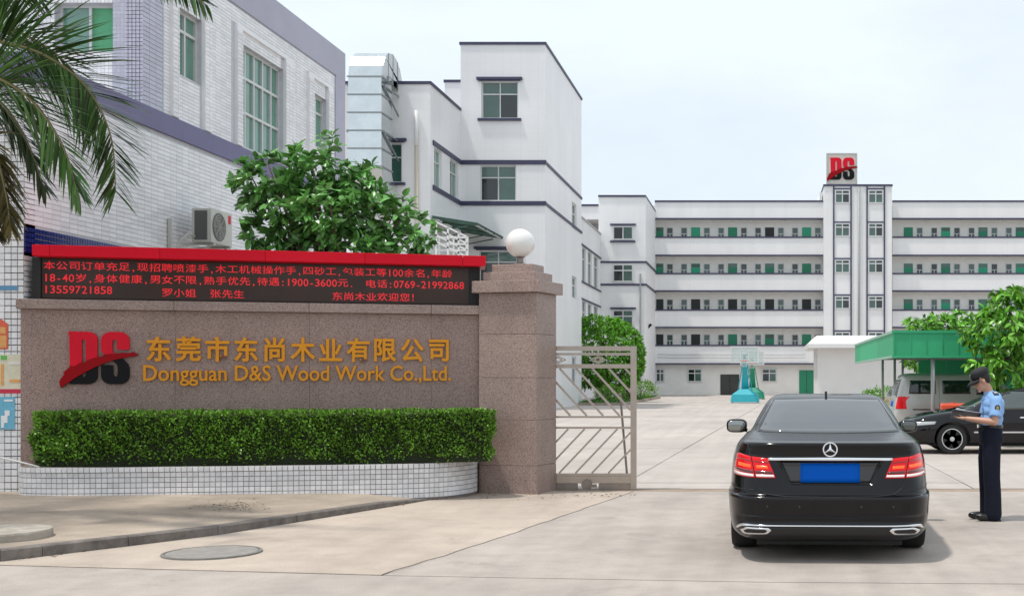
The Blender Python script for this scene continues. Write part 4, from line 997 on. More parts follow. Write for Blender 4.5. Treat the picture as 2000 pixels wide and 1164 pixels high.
# ---------------------------------------------------------------- annex, dormitory block, tower
YD = 112.0; dz = lambda y: Zat(y, YD); dx = lambda x: Xat(x, YD)
an = thing('connecting_annex', 'lower white annex with strip windows between the factory and the dormitory', 'building', (-16, 88, 0))
mb = MB(); AX = -14.06; ZA = 14.0
awn = [(y0, y1, z0, z1) for z0, z1 in ((9.15, 11.9), (5.0, 7.7)) for y0, y1 in ((89.3,91.2),(92.2,94.2),(95.2,97.4),(98.6,101.2))]
wall_holes(mb, (AX,0,0), EY, EX, 72.01, 102.6, 0, ZA, awn, 0.3); mb.box(-22, AX-0.3, 72.01, 102.6, ZA-0.4, ZA-0.3); mb.box(AX-1.3, AX-1.25, 72.3, 102.5, 0, ZA-0.5, 1); mb.build('wall', [WHITEF, MATS['room_dark']], an)
for z0 in (9.15, 11.9, 5.0, 7.7):
    q = MB(); q.box(AX, AX+0.1, 88, 102.5, z0-0.12 if z0 in (9.15,5.0) else z0, z0 if z0 in (9.15,5.0) else z0+0.12); q.build('trim_band', NAVY, an)
for a,b,c,d in awn: window(an, (AX-0.1, a, c), EY, EX, b-a, d-c, (0.5,), (0.66,), 0.12, 0.1, glasses=[GLASSD, GLASSG])
q = MB(); q.box(-22, AX+0.08, 72.0, 102.6, ZA, ZA+0.14); q.build('roof_edge', mat('annex_coping', (0.45,0.45,0.46), 0.7), an)

dm = thing('dormitory_building', 'long five-storey white dormitory with open corridors and central stair tower at the back', 'building', (5, 116, 0))
OPEN = [(426,465),(497.5,536),(567,607),(638,676)]      # corridor openings, pixel rows
xL, xR = dx(1279), dx(2160); tx0, tx1 = dx(1610), dx(1743)
YDB = 112.95
mb = MB(); rows = [dz(395)] + [dz(q) for ab in OPEN for q in ab] + [dz(709)]
for (xa, xb) in ((xL, tx0), (tx1, xR)):
    for zt_, zb_3 in zip(rows[0::2], rows[1::2]):
        mb.box(xa, xb, YD, YD+0.2, zb_3, zt_)
    for (a, b) in OPEN: mb.box(xa, xb, YD+0.2, YDB, dz(b)-1.35, dz(b)-1.15); mb.box(xa, xb, YD+0.2, YDB, dz(a)+0.05, dz(a)+0.2)
mb.build('gallery_wall', WHITEF, dm)
mb = MB(); mb.box(xL-3, xR, YDB, YDB+0.3, 0, dz(395)-0.2); mb.box(xL-3, xR, YDB+0.3, YDB+9, dz(395)-0.5, dz(395)-0.35)
# ground floor wall stands 0.9 m back
mb.box(xL, xR, YD+0.7, YDB, 0, dz(709)-0.06); mb.build('corridor_wall', CREAM, dm)
for (xa, xb) in ((xL, tx0), (tx1, xR)):
    for zz in rows[1:-1] + [rows[-1]]:
        up = rows.index(zz) % 2 == 0
        q = MB(); q.box(xa, xb, YD-0.08, YD+0.22, zz+0.002 if up and zz != rows[-1] else zz-0.14, zz+0.14 if up and zz != rows[-1] else zz-0.002); q.build('trim_band', NAVY, dm)
    q = MB(); q.box(xa, xb, YD-0.08, YD+0.3, dz(395)+0.002, dz(395)+0.16); q.build('roof_edge', NAVY, dm)
    q = MB(); q.box(xa, xb, YD-0.002, YD, 0, 0.01)
# shared window and door meshes of the corridors
yb_ = YDB - 0.0
sc_ = YDB/YD
def shared_window(w, h):
    mb = MB(); f = 0.055
    for b_ in ((0,f,0,h),(w-f,w,0,h),(f,w-f,0,f),(f,w-f,h-f,h),(f,w-f,h*0.70-f/2,h*0.70+f/2),(w/2-f*0.6,w/2+f*0.6,f,h*0.70-f/2)): mb.box(b_[0]-w/2, b_[1]-w/2, -0.07, 0.0, b_[2], b_[3])
    fm = mb.mesh('window', ALU); mb = MB(); mb.box(-w/2+0.02, w/2-0.02, -0.03, -0.001, 0.02, h-0.02); return fm, mb.mesh('pane', GFAR)
WF, WPN = shared_window(0.62, 2.0)
mb = MB(); mb.box(-0.43,0.43,-0.06,0,0,2.35); mb.box(-0.37,0.37,-0.075,-0.061,0.02,1.92); DOORM = mb.mesh('door', GDOOR)
mb = MB(); mb.box(-0.43,0.43,-0.05,0,0,2.35); DOORD = mb.mesh('door', mat('open_doorway', (0.035,0.04,0.04), 0.8))
mb = MB(); mb.box(-0.37,0.37,-0.075,-0.061,2.0,2.30); TRANS = mb.mesh('transom_pane', GFAR)
mb = MB(); mb.sell((0,0,0), (0.22,0.3,0.12), 2, 10, 6); LAMPM = mb.mesh('corridor_lamp', WHITEP, smooth=True)
rr = random.Random(5)
def dxb(px): return Xat(px, YDB)
bays = [1279.5+7 + 72.2*i for i in range(5)] + [1774 + 72.9*i for i in range(6)]
for fi, (a, b) in enumerate(OPEN):
    zf = dz(b) - 1.15; ztop_ = Zat((444.5, 515, 584.5, 653)[fi], YDB)
    for bi, bx in enumerate(bays):
        if bx > 2150: continue
        dk = DOORD if (fi == 2 and rr.random() < 0.45) or rr.random() < 0.06 else DOORM
        d_ = inst(dk, 'door', dm, (dxb(bx+(0 if bi else 0.5)), YDB, ztop_-2.35))
        if dk is DOORM and rr.random() < 0.8: inst(TRANS, 'transom_pane', d_, (dxb(bx), YDB, ztop_-2.35))
        for off in (-22.5, 22):
            wx_ = bx+off
            if wx_ < 1284 or 1600 < wx_ < 1752 or wx_ > 2150: continue
            w_ = inst(WF, 'window', dm, (dxb(wx_), YDB, ztop_-2.0)); inst(WPN, 'pane', w_, (dxb(wx_), YDB, ztop_-2.0))
        if bi % 1 == 0 and not (1600 < bx+36 < 1752): inst(LAMPM, 'corridor_lamp', dm, (dxb(bx+33), YD+0.8, dz(a)-0.08))
# ground floor windows and doors
YG = YD + 0.7
for (x0,x1,y0,y1) in ((1281,1298,720,746),(1343,1371,720,746),(1488,1517,720,746)):
    window(dm, (Xat(x0,YG), YG-0.02, Zat(y1,YG)), EX, NEGY, Xat(x1,YG)-Xat(x0,YG), (y1-y0)/F*YG, (0.5,), (0.66,), 0.1, 0.09, glasses=[GLASSD, GLASSG], off=0.10)
for (x0,x1,y0,m_) in ((1407,1444,731,mat('dark_gate', (0.045,0.045,0.045), 0.6, var=0.2, vs=2)), (1561,1590,723,GDOOR)):
    q = MB(); q.box(Xat(x0,YG), Xat(x1,YG), YG-0.06, YG-0.002, 0, Zat(y0,YG)); d_ = q.build('door', m_, dm)
    q = MB(); xm = (Xat(x0,YG)+Xat(x1,YG))/2; q.box(xm-0.02, xm+0.02, YG-0.08, YG-0.061, 0.05, Zat(y0,YG)-0.05); q.build('door_seam', BLACK, d_)
for yy in (692, 698):
    q = MB(); q.tube([(dx(1285+i*32), YD-0.12, dz(yy+1.2*math.sin(i*1.1)**2)) for i in range(10)], 0.025, 5); q.build('cable', GREYP, dm)
# tower
YT = 110.5; tz = lambda y: Zat(y, YT); txx = lambda x: Xat(x, YT)
mb = MB(); mb.box(txx(1609.5), txx(1742), YT, YD+8, 0, tz(364)); mb.build('tower_wall', WHITEF, dm)
q = MB(); q.box(txx(1608), txx(1743.5), YT-0.1, YD+8, tz(364)+0.002, tz(364)+0.17); q.build('roof_edge', NAVY, dm)
mb = MB(); mb.box(txx(1603), txx(1609)-0.05, YT+2, YD+6, dz(394), tz(370)); mb.build('tower_wall', WHITEF, dm)
mb = MB(); mb.tube([(txx(1677.5), YT-0.1, 0), (txx(1677.5), YT-0.1, tz(366))], 0.10, 8); mb.build('drain_pipe', GREYP, dm, smooth=True)
for sx0, sx1 in ((1627,1663.5),(1692,1728.5)):
    for xx in (sx0, sx1-2.6):
        q = MB(); q.box(txx(xx), txx(xx+2.6), YT-0.12, YT-0.001, 0, tz(364)); q.build('trim_band', NAVY, dm)
    for y0, y1 in ((371,398),(436,463),(507,534),(578,604),(648,674)):
        a, b = txx(sx0+3.2), txx(sx1-3.2)
        window(dm, (a, YT-0.001, tz(y1)), EX, NEGY, b-a, tz(y0)-tz(y1), (0.5,), (0.70,), 0.12, 0.10, glasses=[GLASSG, GLASSD] if rr.random() < 0.5 else [GLASSG, GLASSG, GLASSG, GLASSD], off=0.1)
        q = MB(); q.box(a, b, YT-0.10, YT-0.0015, tz(y0)+0.002, tz(y0)+0.14); q.build('lintel', NAVY, dm)
# corner block on the left end
YC = 102.7; cz = lambda y: Zat(y, YC); cx = lambda x: Xat(x, YC)
mb = MB(); mb.box(cx(1169), cx(1261), YC, YD+6, 0, cz(385)); mb.box(cx(1120), cx(1169), YC+1.5, YD+6, cz(424)+0, cz(398)); mb.box(cx(1120), cx(1141), YC+1.5, YD+6, cz(470), cz(424)); mb.box(cx(1120), cx(1169), YC+5, YD+6, cz(470), cz(424)); mb.build('corner_block_wall', WHITEF, dm)
for (a,b,c,d,e,f) in ((1168.4,1261.6,YC-0.1,YD+6.05,cz(385)+0.002,cz(385)+0.16),(1119,1168,YC+1.4,YD+6.02,cz(398)+0.002,cz(398)+0.16)):
    q = MB(); q.box(cx(a),cx(b),c,d,e,f); q.build('roof_edge', NAVY, dm)
for yy in (512, 556):
    q = MB(); q.box(cx(1172), cx(1261)+0.1, YC-0.1, YC-0.001, cz(yy)-0.08, cz(yy)+0.08); q.build('trim_band', NAVY, dm)
    q = MB(); q.box(cx(1261)+0.001, cx(1261)+0.1, YC, YD-0.1, cz(yy)-0.08, cz(yy)+0.08); q.build('trim_band', NAVY, dm)
for y0, y1, hc in ((442,469,()),(516,551,(0.64,)),(605,640,(0.64,))):
    window(dm, (cx(1197), YC-0.001, cz(y1)), EX, NEGY, cx(1237)-cx(1197), cz(y0)-cz(y1), (0.5,), hc, 0.11, 0.1, glasses=[GLASSD, GLASSG], off=0.1)
    if y0 != 516:
        q = MB(); q.box(cx(1192), cx(1242), YC-0.2, YC-0.001, cz(y0)+0.06, cz(y0)+0.2); q.build('lintel', NAVY, dm)
    if y0 == 442: q = MB(); q.box(cx(1192), cx(1241), YC-0.2, YC-0.001, cz(y1)-0.2, cz(y1)-0.06); q.build('sill', NAVY, dm)
mb = MB(); mb.tube([(cx(1251), YC-0.1, 0), (cx(1251), YC-0.1, cz(535))], 0.07, 8); mb.build('drain_pipe', GREYP, dm)
sc2 = thing('security_camera', 'small dark security camera fixed to the dormitory corner', 'camera', P(1268,636,105.4))
mb = MB(); mb.bar(P(1264,641,105.2), P(1272,633,105.2), 0.22, 0.22); mb.build('housing', BLACK, sc2); mb = MB(); mb.bar(P(1266,640,105.2), P(1262,645,105.6)+Vector((0,0.3,0)), 0.08); mb.build('bracket', BLACK, sc2)
# rooftop sign
rs = thing('rooftop_logo_sign', 'square ivory rooftop sign with red and black logo on the stair tower', 'sign', (txx(1644), YT+0.6, tz(364)+0.17))
sx0, sx1, sz0, sz1 = txx(1614.5), txx(1675), tz(359.5), tz(298)
mb = MB(); mb.box(sx0+0.15, sx1-0.15, YT+0.4, YT+0.62, sz0+0.1, sz1-0.1); mb.build('panel', SIGNW, rs)
for b_ in ((sx0,sx0+0.15,sz0,sz1),(sx1-0.15,sx1,sz0,sz1),(sx0+0.15,sx1-0.15,sz0,sz0+0.1),(sx0+0.15,sx1-0.15,sz1-0.1,sz1)):
    mb = MB(); mb.box(b_[0],b_[1],YT+0.34,YT+0.66,b_[2],b_[3]); mb.build('frame', mat('sign_frame', (0.5,0.49,0.46), 0.6) if 'sign_frame' not in MATS else MATS['sign_frame'], rs)
for i in range(5):
    xx = sx0+0.15+(sx1-sx0-0.3)*i/4; mb = MB(); mb.box(xx-0.04, xx+0.04, YT+0.45, YT+0.57, tz(364)+0.17, sz0); mb.build('leg', GREYP, rs)
lx0, lx1, lz0, lz1 = txx(1622), txx(1669), tz(350), tz(307)
logo(rs, lambda a, b, t: Vector((lx0+(lx1-lx0)*a/98, YT+0.4-t*2, lz0+(lz1-lz0)*b/100)), 0.045, 0.002)

# ---------------------------------------------------------------- white shed, carport
sh = thing('white_gatehouse', 'low white flat-roofed shed with overhanging roof behind the carport', 'building', (6, 80, 0))
YS = 76.0; q = MB(); q.box(Xat(1597,YS), Xat(1900,YS), YS, YS+6, 0, Zat(680,YS)); q.build('wall', mat('shed_wall', (0.72,0.71,0.70), 0.7, var=0.05, vs=1), sh)
q = MB(); e0 = Xat(1579,YS-1); z0_, z1_ = Zat(680,YS)+0.002, Zat(656,YS)
q.add([(e0,YS-1,z0_),(Xat(1900,YS)+.6,YS-1,z0_),(Xat(1900,YS)+.6,YS+7,z0_),(e0,YS+7,z0_),(e0,YS-1,z0_+0.25),(Xat(1900,YS)+.6,YS-1,z0_+0.25),(Xat(1900,YS)+.6,YS+7,z0_+0.25),(e0,YS+7,z0_+0.25),
       (e0+0.55,YS-0.5,z1_),(Xat(1900,YS)+.2,YS-0.5,z1_),(Xat(1900,YS)+.2,YS+6.5,z1_),(e0+0.55,YS+6.5,z1_)],
      [(0,3,2,1),(0,1,5,4),(1,2,6,5),(2,3,7,6),(3,0,4,7),(4,5,9,8),(5,6,10,9),(6,7,11,10),(7,4,8,11),(8,9,10,11)]); q.build('roof', WHITEP, sh)

cp = thing('green_carport', 'green sheet-metal carport on thin grey poles over the parked cars', 'carport', (6.5, 36, 0))
CY0, CY1, CX0, CX1 = 30.0, 42.4, 3.32, 11.5; cz0, cz1 = Zat(698,CY0), Zat(646,CY0)
pw = 0.405; x = CX0
while x < CX1-0.05:
    b = min(x+pw, CX1); q = MB(); q.box(x+0.012, b-0.012, CY0, CY0+0.04, cz0+0.05, cz1-0.06); q.build('fascia_panel', GCAN, cp)
    q = MB(); q.box(x-0.012, x+0.012, CY0-0.022, CY0+0.04, cz0+0.05, cz1-0.06); q.build('rib', GCAN, cp); x = b
y = CY0+0.05
while y < CY1-0.05:
    b = min(y+2.05, CY1); q = MB(); q.box(CX0-0.02, CX0+0.02, y+0.003, b-0.003, cz0+0.05, cz1-0.06); q.build('fascia_panel', GCAN, cp); y = b
for (a,b,c,d,e,f,m_) in ((CX0-0.05,CX1,CY0-0.03,CY0+0.06,cz1-0.058,cz1+0.01,GCAN),(CX0-0.05,CX1,CY0-0.03,CY0+0.06,cz0-0.01,cz0+0.048,GCAN),(CX0-0.05,CX0+0.04,CY0+0.062,CY1,cz1-0.058,cz1+0.01,GCANL),(CX0-0.05,CX0+0.04,CY0+0.062,CY1,cz0-0.01,cz0+0.048,GCANL)):
    q = MB(); q.box(a,b,c,d,e,f); q.build('edge_trim', m_, cp)
q = MB(); q.box(CX0+0.05, CX1, CY0+0.07, CY1, cz0+0.25, cz0+0.30); q.build('roof_sheet', GCAN, cp)
x = 5.55
while x < CX1-0.05:
    b = min(x+1.0, CX1); q = MB(); q.box(x+0.004, b-0.004, CY1-0.06, CY1-0.02, 0.05, cz0+0.25); q.build('shade_panel', GCAN, cp); x = b  # sheets added at the back to darken the inside of the carport
for yy in (CY0+0.15, 34.2, 38.3, CY1-0.15):
    q = MB(); q.box(CX0+0.05, CX1, yy-0.04, yy+0.04, cz0+0.12, cz0+0.246); q.build('beam', GREYP, cp)
for (xx, yy) in ((Xat(1822,30.15),30.15),(9.3,30.15),(Xat(1724,42.2),42.2),(Xat(1747.5,40),40.0),(Xat(1763,42.2),42.2)):
    q = MB(); q.tube([(xx,yy,0),(xx,yy,cz0+0.12)], 0.055 if yy < 31 else 0.045, 10); q.build('pole', GREYP, cp, smooth=True)

# ---------------------------------------------------------------- vehicles
def pchip(xs, ys, xq):
    xs, ys = np.array(xs, float), np.array(ys, float); h = np.diff(xs); d = np.diff(ys)/h; m = np.zeros(len(xs))
    for i in range(1, len(xs)-1):
        if d[i-1]*d[i] > 0:
            w1, w2 = 2*h[i]+h[i-1], h[i]+2*h[i-1]; m[i] = (w1+w2)/(w1/d[i-1]+w2/d[i])
    m[0], m[-1] = d[0], d[-1]
    i = np.clip(np.searchsorted(xs, xq)-1, 0, len(h)-1); t = (xq-xs[i])/h[i]
    return (2*t**3-3*t**2+1)*ys[i] + (t**3-2*t**2+t)*h[i]*m[i] + (-2*t**3+3*t**2)*ys[i+1] + (t**3-t**2)*h[i]*m[i+1]
class Body:
    """car body made of horizontal outlines: rows of z, rear y, front y, half width, corner exponent; y runs forward from the rear bumper"""
    def __init__(s, rows, disp=None, sub=6):
        s.rows = np.array(rows, float); z = s.rows[:,0]; s.disp = disp
        s.zs = np.concatenate([np.linspace(a, b, sub, endpoint=False) for a, b in zip(z, z[1:])] + [[z[-1]]])
        s.tab = np.stack([pchip(z, s.rows[:,k], s.zs) for k in range(1,5)], 1)
    def par(s, z): return [float(np.interp(z, s.zs, s.tab[:,k])) for k in range(4)]
    def rear(s, x, z, off=0.0):
        yr, yf, w, n = s.par(z); a = (yf-yr)/2; q = min(0.9995, abs(x)/w)
        y = yr + a*(1-(1-q**n)**(1/n))
        if s.disp: y += s.disp(x, z)
        return Vector((x, y-off, z))
    def front(s, x, z, off=0.0):
        yr, yf, w, n = s.par(z); a = (yf-yr)/2; q = min(0.9995, abs(x)/w); return Vector((x, yf-a*(1-(1-q**n)**(1/n))+off, z))
    def side(s, y, z, sg, off=0.0):
        yr, yf, w, n = s.par(z); a = (yf-yr)/2; c = (yr+yf)/2; q = min(0.9995, abs(y-c)/a)
        return Vector((sg*(w*(1-q**n)**(1/n)+off), y, z))
    def mesh(s, m, nr=120, nsd=50, nf=50):
        tr_ = np.linspace(-1, 1, nr); th = list(np.arctan(tr_*1.19)); lim = math.atan(1.19)
        th += list(np.linspace(lim, math.pi-lim, nsd+2)[1:-1]) + list(np.linspace(math.pi-lim, math.pi+lim, nf)) + list(np.linspace(math.pi+lim, 2*math.pi-lim, nsd+2)[1:-1])
        th = np.array(th); mb = MB(); N = len(th)
        for z, (yr, yf, w, n) in zip(s.zs, s.tab):
            r = (np.abs(np.cos(th))**n + np.abs(np.sin(th))**n)**(-1/n); a = (yf-yr)/2; c = (yf+yr)/2
            xs = w*r*np.sin(th); ys = c - a*r*np.cos(th)
            if s.disp: ys = ys + np.array([s.disp(x, z) if y < c else 0.0 for x, y in zip(xs, ys)])
            mb.v += [(float(x), float(y), float(z)) for x, y in zip(xs, ys)]
        K = len(s.zs)
        for i in range(K-1):
            for j in range(N):
                j2 = (j+1) % N; mb.f.append((i*N+j, i*N+j2, (i+1)*N+j2, (i+1)*N+j)); mb.mi.append(0)
        mb.f.append(tuple(reversed(range(N)))); mb.f.append(tuple((K-1)*N+j for j in range(N))); mb.mi += [0,0]
        return mb
def curve_at(c, t):
    xs = [p[0] for p in c]; d = [0]
    for a, b in zip(c, c[1:]): d.append(d[-1]+math.hypot(b[0]-a[0], b[1]-a[1]))
    return float(np.interp(t*d[-1], d, [p[0] for p in c])), float(np.interp(t*d[-1], d, [p[1] for p in c]))
def patch(fn, low, top, off=0.006, nu=16, nv=6, inward=0.02):
    """shell over a body surface between two curves (a, z); fn(a, z, off) gives the point"""
    mb = MB(); V = []
    for o_ in (off, -inward):
        for j in range(nv+1):
            for i in range(nu+1):
                a = curve_at(low, i/nu); b = curve_at(top, i/nu); t = j/nv
                V.append(fn(a[0]*(1-t)+b[0]*t, a[1]*(1-t)+b[1]*t, o_))
    W = nu+1; H = nv+1; fs = []
    for j in range(nv):
        for i in range(nu): fs.append((j*W+i, j*W+i+1, (j+1)*W+i+1, (j+1)*W+i))
    B = W*H; edge = [i for i in range(W)] + [j*W+nu for j in range(1,H)] + [nv*W+i for i in range(nu-1,-1,-1)] + [j*W for j in range(nv-1,0,-1)]
    for a, b in zip(edge, edge[1:]+edge[:1]): fs.append((b, a, a+B, b+B))
    mb.add(V, fs); return mb
def sub_box(o, cutters):
    me = None
    for c in cutters:
        md = o.modifiers.new('cut', 'BOOLEAN'); md.operation = 'DIFFERENCE'; md.object = c; md.solver = 'EXACT'
    me = evald(o, o.name); o.modifiers.clear(); old = o.data; o.data = me; bpy.data.meshes.remove(old)
    for c in cutters: bpy.data.objects.remove(c)
def wheel(parent, x, y, r, w, sg, spokes=5, rim_r=None, loc=None):
    """tyre with rim below it; outer side towards sg*x"""
    rim_r = rim_r or r*0.68; mb = MB()
    mb.lathe([(rim_r, -w/2), (r*0.93, -w/2), (r*0.985, -w/2+0.02), (r, -w/2+0.05), (r, w/2-0.05), (r*0.985, w/2-0.02), (r*0.93, w/2), (rim_r, w/2)], (x, y, r), 40, 'x'); t = mb.build('wheel', RUBBER, parent, local=True, smooth=40)
    mb = MB(); xo = sg*(w/2-0.01)
    prof = [(rim_r*0.95, -0.02), (rim_r+0.004, -0.02), (rim_r+0.004, 0.012), (rim_r*0.93, 0.012), (rim_r*0.90, -0.015)]
    mb.lathe([(a, b*sg) for a, b in prof], (x+xo, y, r), 40, 'x')
    for k in range(spokes):
        a = 2*math.pi*k/spokes + 0.3; u = Vector((0, math.cos(a), math.sin(a))); v = Vector((0, -math.sin(a), math.cos(a)))
        c0 = Vector((x+xo-sg*0.01, y, r)); p0 = c0+u*rim_r*0.12; p1 = c0+u*rim_r*0.93; wi, wo = rim_r*0.27, rim_r*0.30; sk = v*rim_r*0.16
        q = [p0-v*wi, p0+v*wi, p1+v*wo+sk, p1-v*wo+sk]; dv = Vector((sg*0.02,0,0))
        mb.add([p+dv for p in q]+[p-dv for p in q], [(0,1,2,3),(7,6,5,4),(0,4,5,1),(1,5,6,2),(2,6,7,3),(3,7,4,0)])
    mb.lathe([(0.001, 0.0), (rim_r*0.24, 0.0), (rim_r*0.22, sg*0.02), (0.001, sg*0.025)], (x+xo-sg*0.005, y, r), 20, 'x')
    mb.build('rim', ALLOY, t, local=True, fixn=True)
    mb = MB(); mb.lathe([(0.001, 0), (rim_r*0.96, 0), (rim_r*0.96, 0.01), (0.001, 0.01)], (x+xo-sg*0.06, y, r), 24, 'x'); mb.build('brake_shadow_plate', PLASTIC, t, local=True)
    return t
def bp(parent, name, mb, m, smooth=True, **k): return mb.build(name, m, parent, smooth=smooth, local=True, **k)
def mir(c): return [(-a, b) for a, b in c]

# black saloon seen from behind
CAR_ROWS = [(0.165,0.30,4.62,0.80,7),(0.20,0.14,4.74,0.87,7),(0.27,0.045,4.83,0.915,7),(0.40,0.012,4.86,0.936,7),(0.50,0.0,4.87,0.942,7),(0.565,-0.006,4.87,0.946,7),(0.585,0.004,4.86,0.943,7),(0.600,0.048,4.86,0.934,7),(0.64,0.064,4.85,0.924,7),(0.75,0.072,4.78,0.921,6.6),(0.86,0.082,4.55,0.912,6.2),
            (0.95,0.088,4.05,0.888,6),(1.00,0.085,3.65,0.866,6),(1.035,0.076,3.42,0.842,6),(1.052,0.085,3.36,0.825,6),(1.062,0.14,3.33,0.812,6),(1.078,0.36,3.28,0.795,6),(1.098,0.60,3.20,0.770,6),(1.115,0.76,3.14,0.748,6),(1.20,1.00,2.98,0.706,6),(1.30,1.27,2.76,0.652,5.6),
            (1.385,1.52,2.54,0.600,5),(1.425,1.68,2.42,0.560,4.6),(1.450,1.86,2.30,0.505,4),(1.462,2.02,2.20,0.43,3.4)]
def sstep(a, b, x): t = min(1, max(0, (x-a)/(b-a))); return t*t*(3-2*t)
def car_disp(x, z):
    ax = abs(x); lim = 0.36 + (z-0.70)*0.42
    d = 0.040*sstep(lim+0.045, lim-0.015, ax)*sstep(0.675, 0.705, z)*sstep(0.905, 0.875, z)
    d += 0.022*sstep(0.72, 0.66, ax)*sstep(0.42, 0.44, z)*sstep(0.60, 0.585, z)*0   # plain bumper
    d += 0.030*sstep(0.425, 0.405, z)*sstep(0.335, 0.35, z)*sstep(0.86, 0.78, ax)
    return d
car = thing('black_saloon_car', 'shiny black saloon car seen from behind with brake lights on at the gate', 'car', (0.59, 10.35, 0.0), rz=-R(1.8))
BD = Body(CAR_ROWS, car_disp, 7)
body = bp(car, 'body', BD.mesh(PAINT, 150, 50, 40), PAINT, smooth=True)
rf = BD.rear
bp(car, 'rear_window', patch(rf, [(-0.70,1.128),(-0.35,1.118),(0,1.116),(0.35,1.118),(0.70,1.128)], [(-0.548,1.405),(0,1.418),(0.548,1.405)], 0.004, 28, 16), AUTOG)
bp(car, 'window_seal', patch(rf, [(-0.715,1.119),(0,1.108),(0.715,1.119)], [(-0.705,1.129),(0,1.1165),(0.705,1.129)], 0.006, 28, 2), PLASTIC)
for sg in (-1, 1):
    sd_ = lambda a, z, o_, sg=sg: BD.side(a, z, sg, o_)
    bp(car, 'side_window', patch(sd_, [(1.35,1.06),(3.15,1.02)], [(1.75,1.36),(2.5,1.36)], 0.004, 20, 6), AUTOG2)
    bp(car, 'door_handle', patch(sd_, [(1.5,0.83),(1.72,0.83)], [(1.5,0.86),(1.72,0.86)], 0.02, 6, 2), CHROME)
# tail lights: outer piece on the wing, inner piece on the boot lid
for sg in (-1, 1):
    f_ = (lambda c: c) if sg > 0 else mir
    ol = [(0.664,0.748),(0.76,0.752),(0.83,0.758),(0.874,0.768)]; ot = [(0.705,0.932),(0.77,0.945),(0.815,0.952),(0.842,0.945)]
    il = [(0.480,0.748),(0.57,0.747),(0.656,0.748)]; it = [(0.552,0.918),(0.62,0.926),(0.697,0.931)]
    for nm, lo, hi in (('outer', ol, ot), ('inner', il, it)):
        lamp = bp(car, 'tail_light', patch(rf, f_(lo), f_(hi), 0.010, 14, 8), LAMPR)
        def frac(t): return f_([(curve_at(lo,i/6)[0]*(1-t)+curve_at(hi,i/6)[0]*t, curve_at(lo,i/6)[1]*(1-t)+curve_at(hi,i/6)[1]*t) for i in range(7)])
        def crop(c, a, b): n_ = len(c)-1; return [curve_at(c, a+(b-a)*i/6) for i in range(7)]
        bp(lamp, 'white_lens', patch(rf, crop(frac(0.05),0.04,0.96), crop(frac(0.16),0.04,0.96), 0.0135, 14, 2), LAMPW)
        bp(lamp, 'dark_lens', patch(rf, crop(frac(0.20),0.03,0.97), crop(frac(0.34),0.03,0.97), 0.0125, 14, 2), LAMPK)
        a, b = (0.10, 0.80) if nm == 'outer' else (0.2, 0.85)
        bp(lamp, 'brake_strip', patch(rf, crop(frac(0.46),a,b), crop(frac(0.60),a,b), 0.0135, 14, 2), LAMPO)
        bp(lamp, 'dark_lens', patch(rf, crop(frac(0.76),0.04,0.96), crop(frac(0.80),0.04,0.96), 0.0125, 14, 2), LAMPK)
bp(car, 'boot_trim', patch(rf, [(-0.545,0.902),(0,0.899),(0.545,0.902)], [(-0.55,0.924),(0,0.928),(0.55,0.924)], 0.020, 40, 4), CHROME)
bp(car, 'plate_recess_panel', patch(rf, [(-0.355,0.705),(0.355,0.705)], [(-0.435,0.885),(0.435,0.885)], 0.001, 30, 8), mat('gloss_black_panel', (0.02,0.021,0.023), 0.25, coat=0.5))
bp(car, 'number_plate', patch(rf, [(-0.262,0.707),(0.262,0.707)], [(-0.262,0.874),(0.262,0.874)], 0.012, 10, 4), PLATE, label=None) if False else bp(car, 'number_plate', patch(rf, [(-0.262,0.707),(0.262,0.707)], [(-0.262,0.874),(0.262,0.874)], 0.012, 10, 4), PLATE)
# round star emblem
em = Vector((0, rf(0,1.0).y-0.012, 0.998)); mb = MB()
mb.tube([(em.x+0.060*math.cos(a*math.pi/18), em.y+0.002*math.sin(a*math.pi/18), em.z+0.060*math.sin(a*math.pi/18)) for a in range(37)], 0.0065, 6)
for k in range(3):
    a = math.pi/2 + 2*math.pi*k/3; t_ = Vector((math.cos(a),0,math.sin(a))); s_ = Vector((-math.sin(a),0,math.cos(a)))
    mb.add([em+t_*0.058, em+s_*0.012+t_*0.004, em-s_*0.012+t_*0.004, em+Vector((0,-0.010,0)), em+Vector((0,0.006,0))], [(0,1,3),(0,3,2),(0,4,1),(0,2,4),(1,4,2,3)])
bp(car, 'emblem', mb, CHROME, smooth=False, fixn=True)
# panel gaps: boot lid outline, bumper top line
def gap(pts, r=0.0035, n=40, off=0.0005):
    return MB().tube([rf(*curve_at(pts, i/n), off) for i in range(n+1)], r, 5)
lid = [(-0.697,0.935),(-0.660,0.745),(-0.635,0.66),(-0.56,0.605),(-0.40,0.590),(0,0.586),(0.40,0.590),(0.56,0.605),(0.635,0.66),(0.660,0.745),(0.697,0.935)]
bp(car, 'boot_lid_gap', gap(lid, 0.005, 90), BLACK)
for sg in (-1,1): bp(car, 'boot_lid_gap', gap([(sg*0.70,0.935),(sg*0.722,1.0),(sg*0.735,1.045)], 0.0045, 16), BLACK)
bp(car, 'bumper_gap', gap([(-0.90,0.66),(-0.84,0.645),(-0.66,0.64)], 0.004, 16), BLACK); bp(car, 'bumper_gap', gap([(0.90,0.66),(0.84,0.645),(0.66,0.64)], 0.004, 16), BLACK)
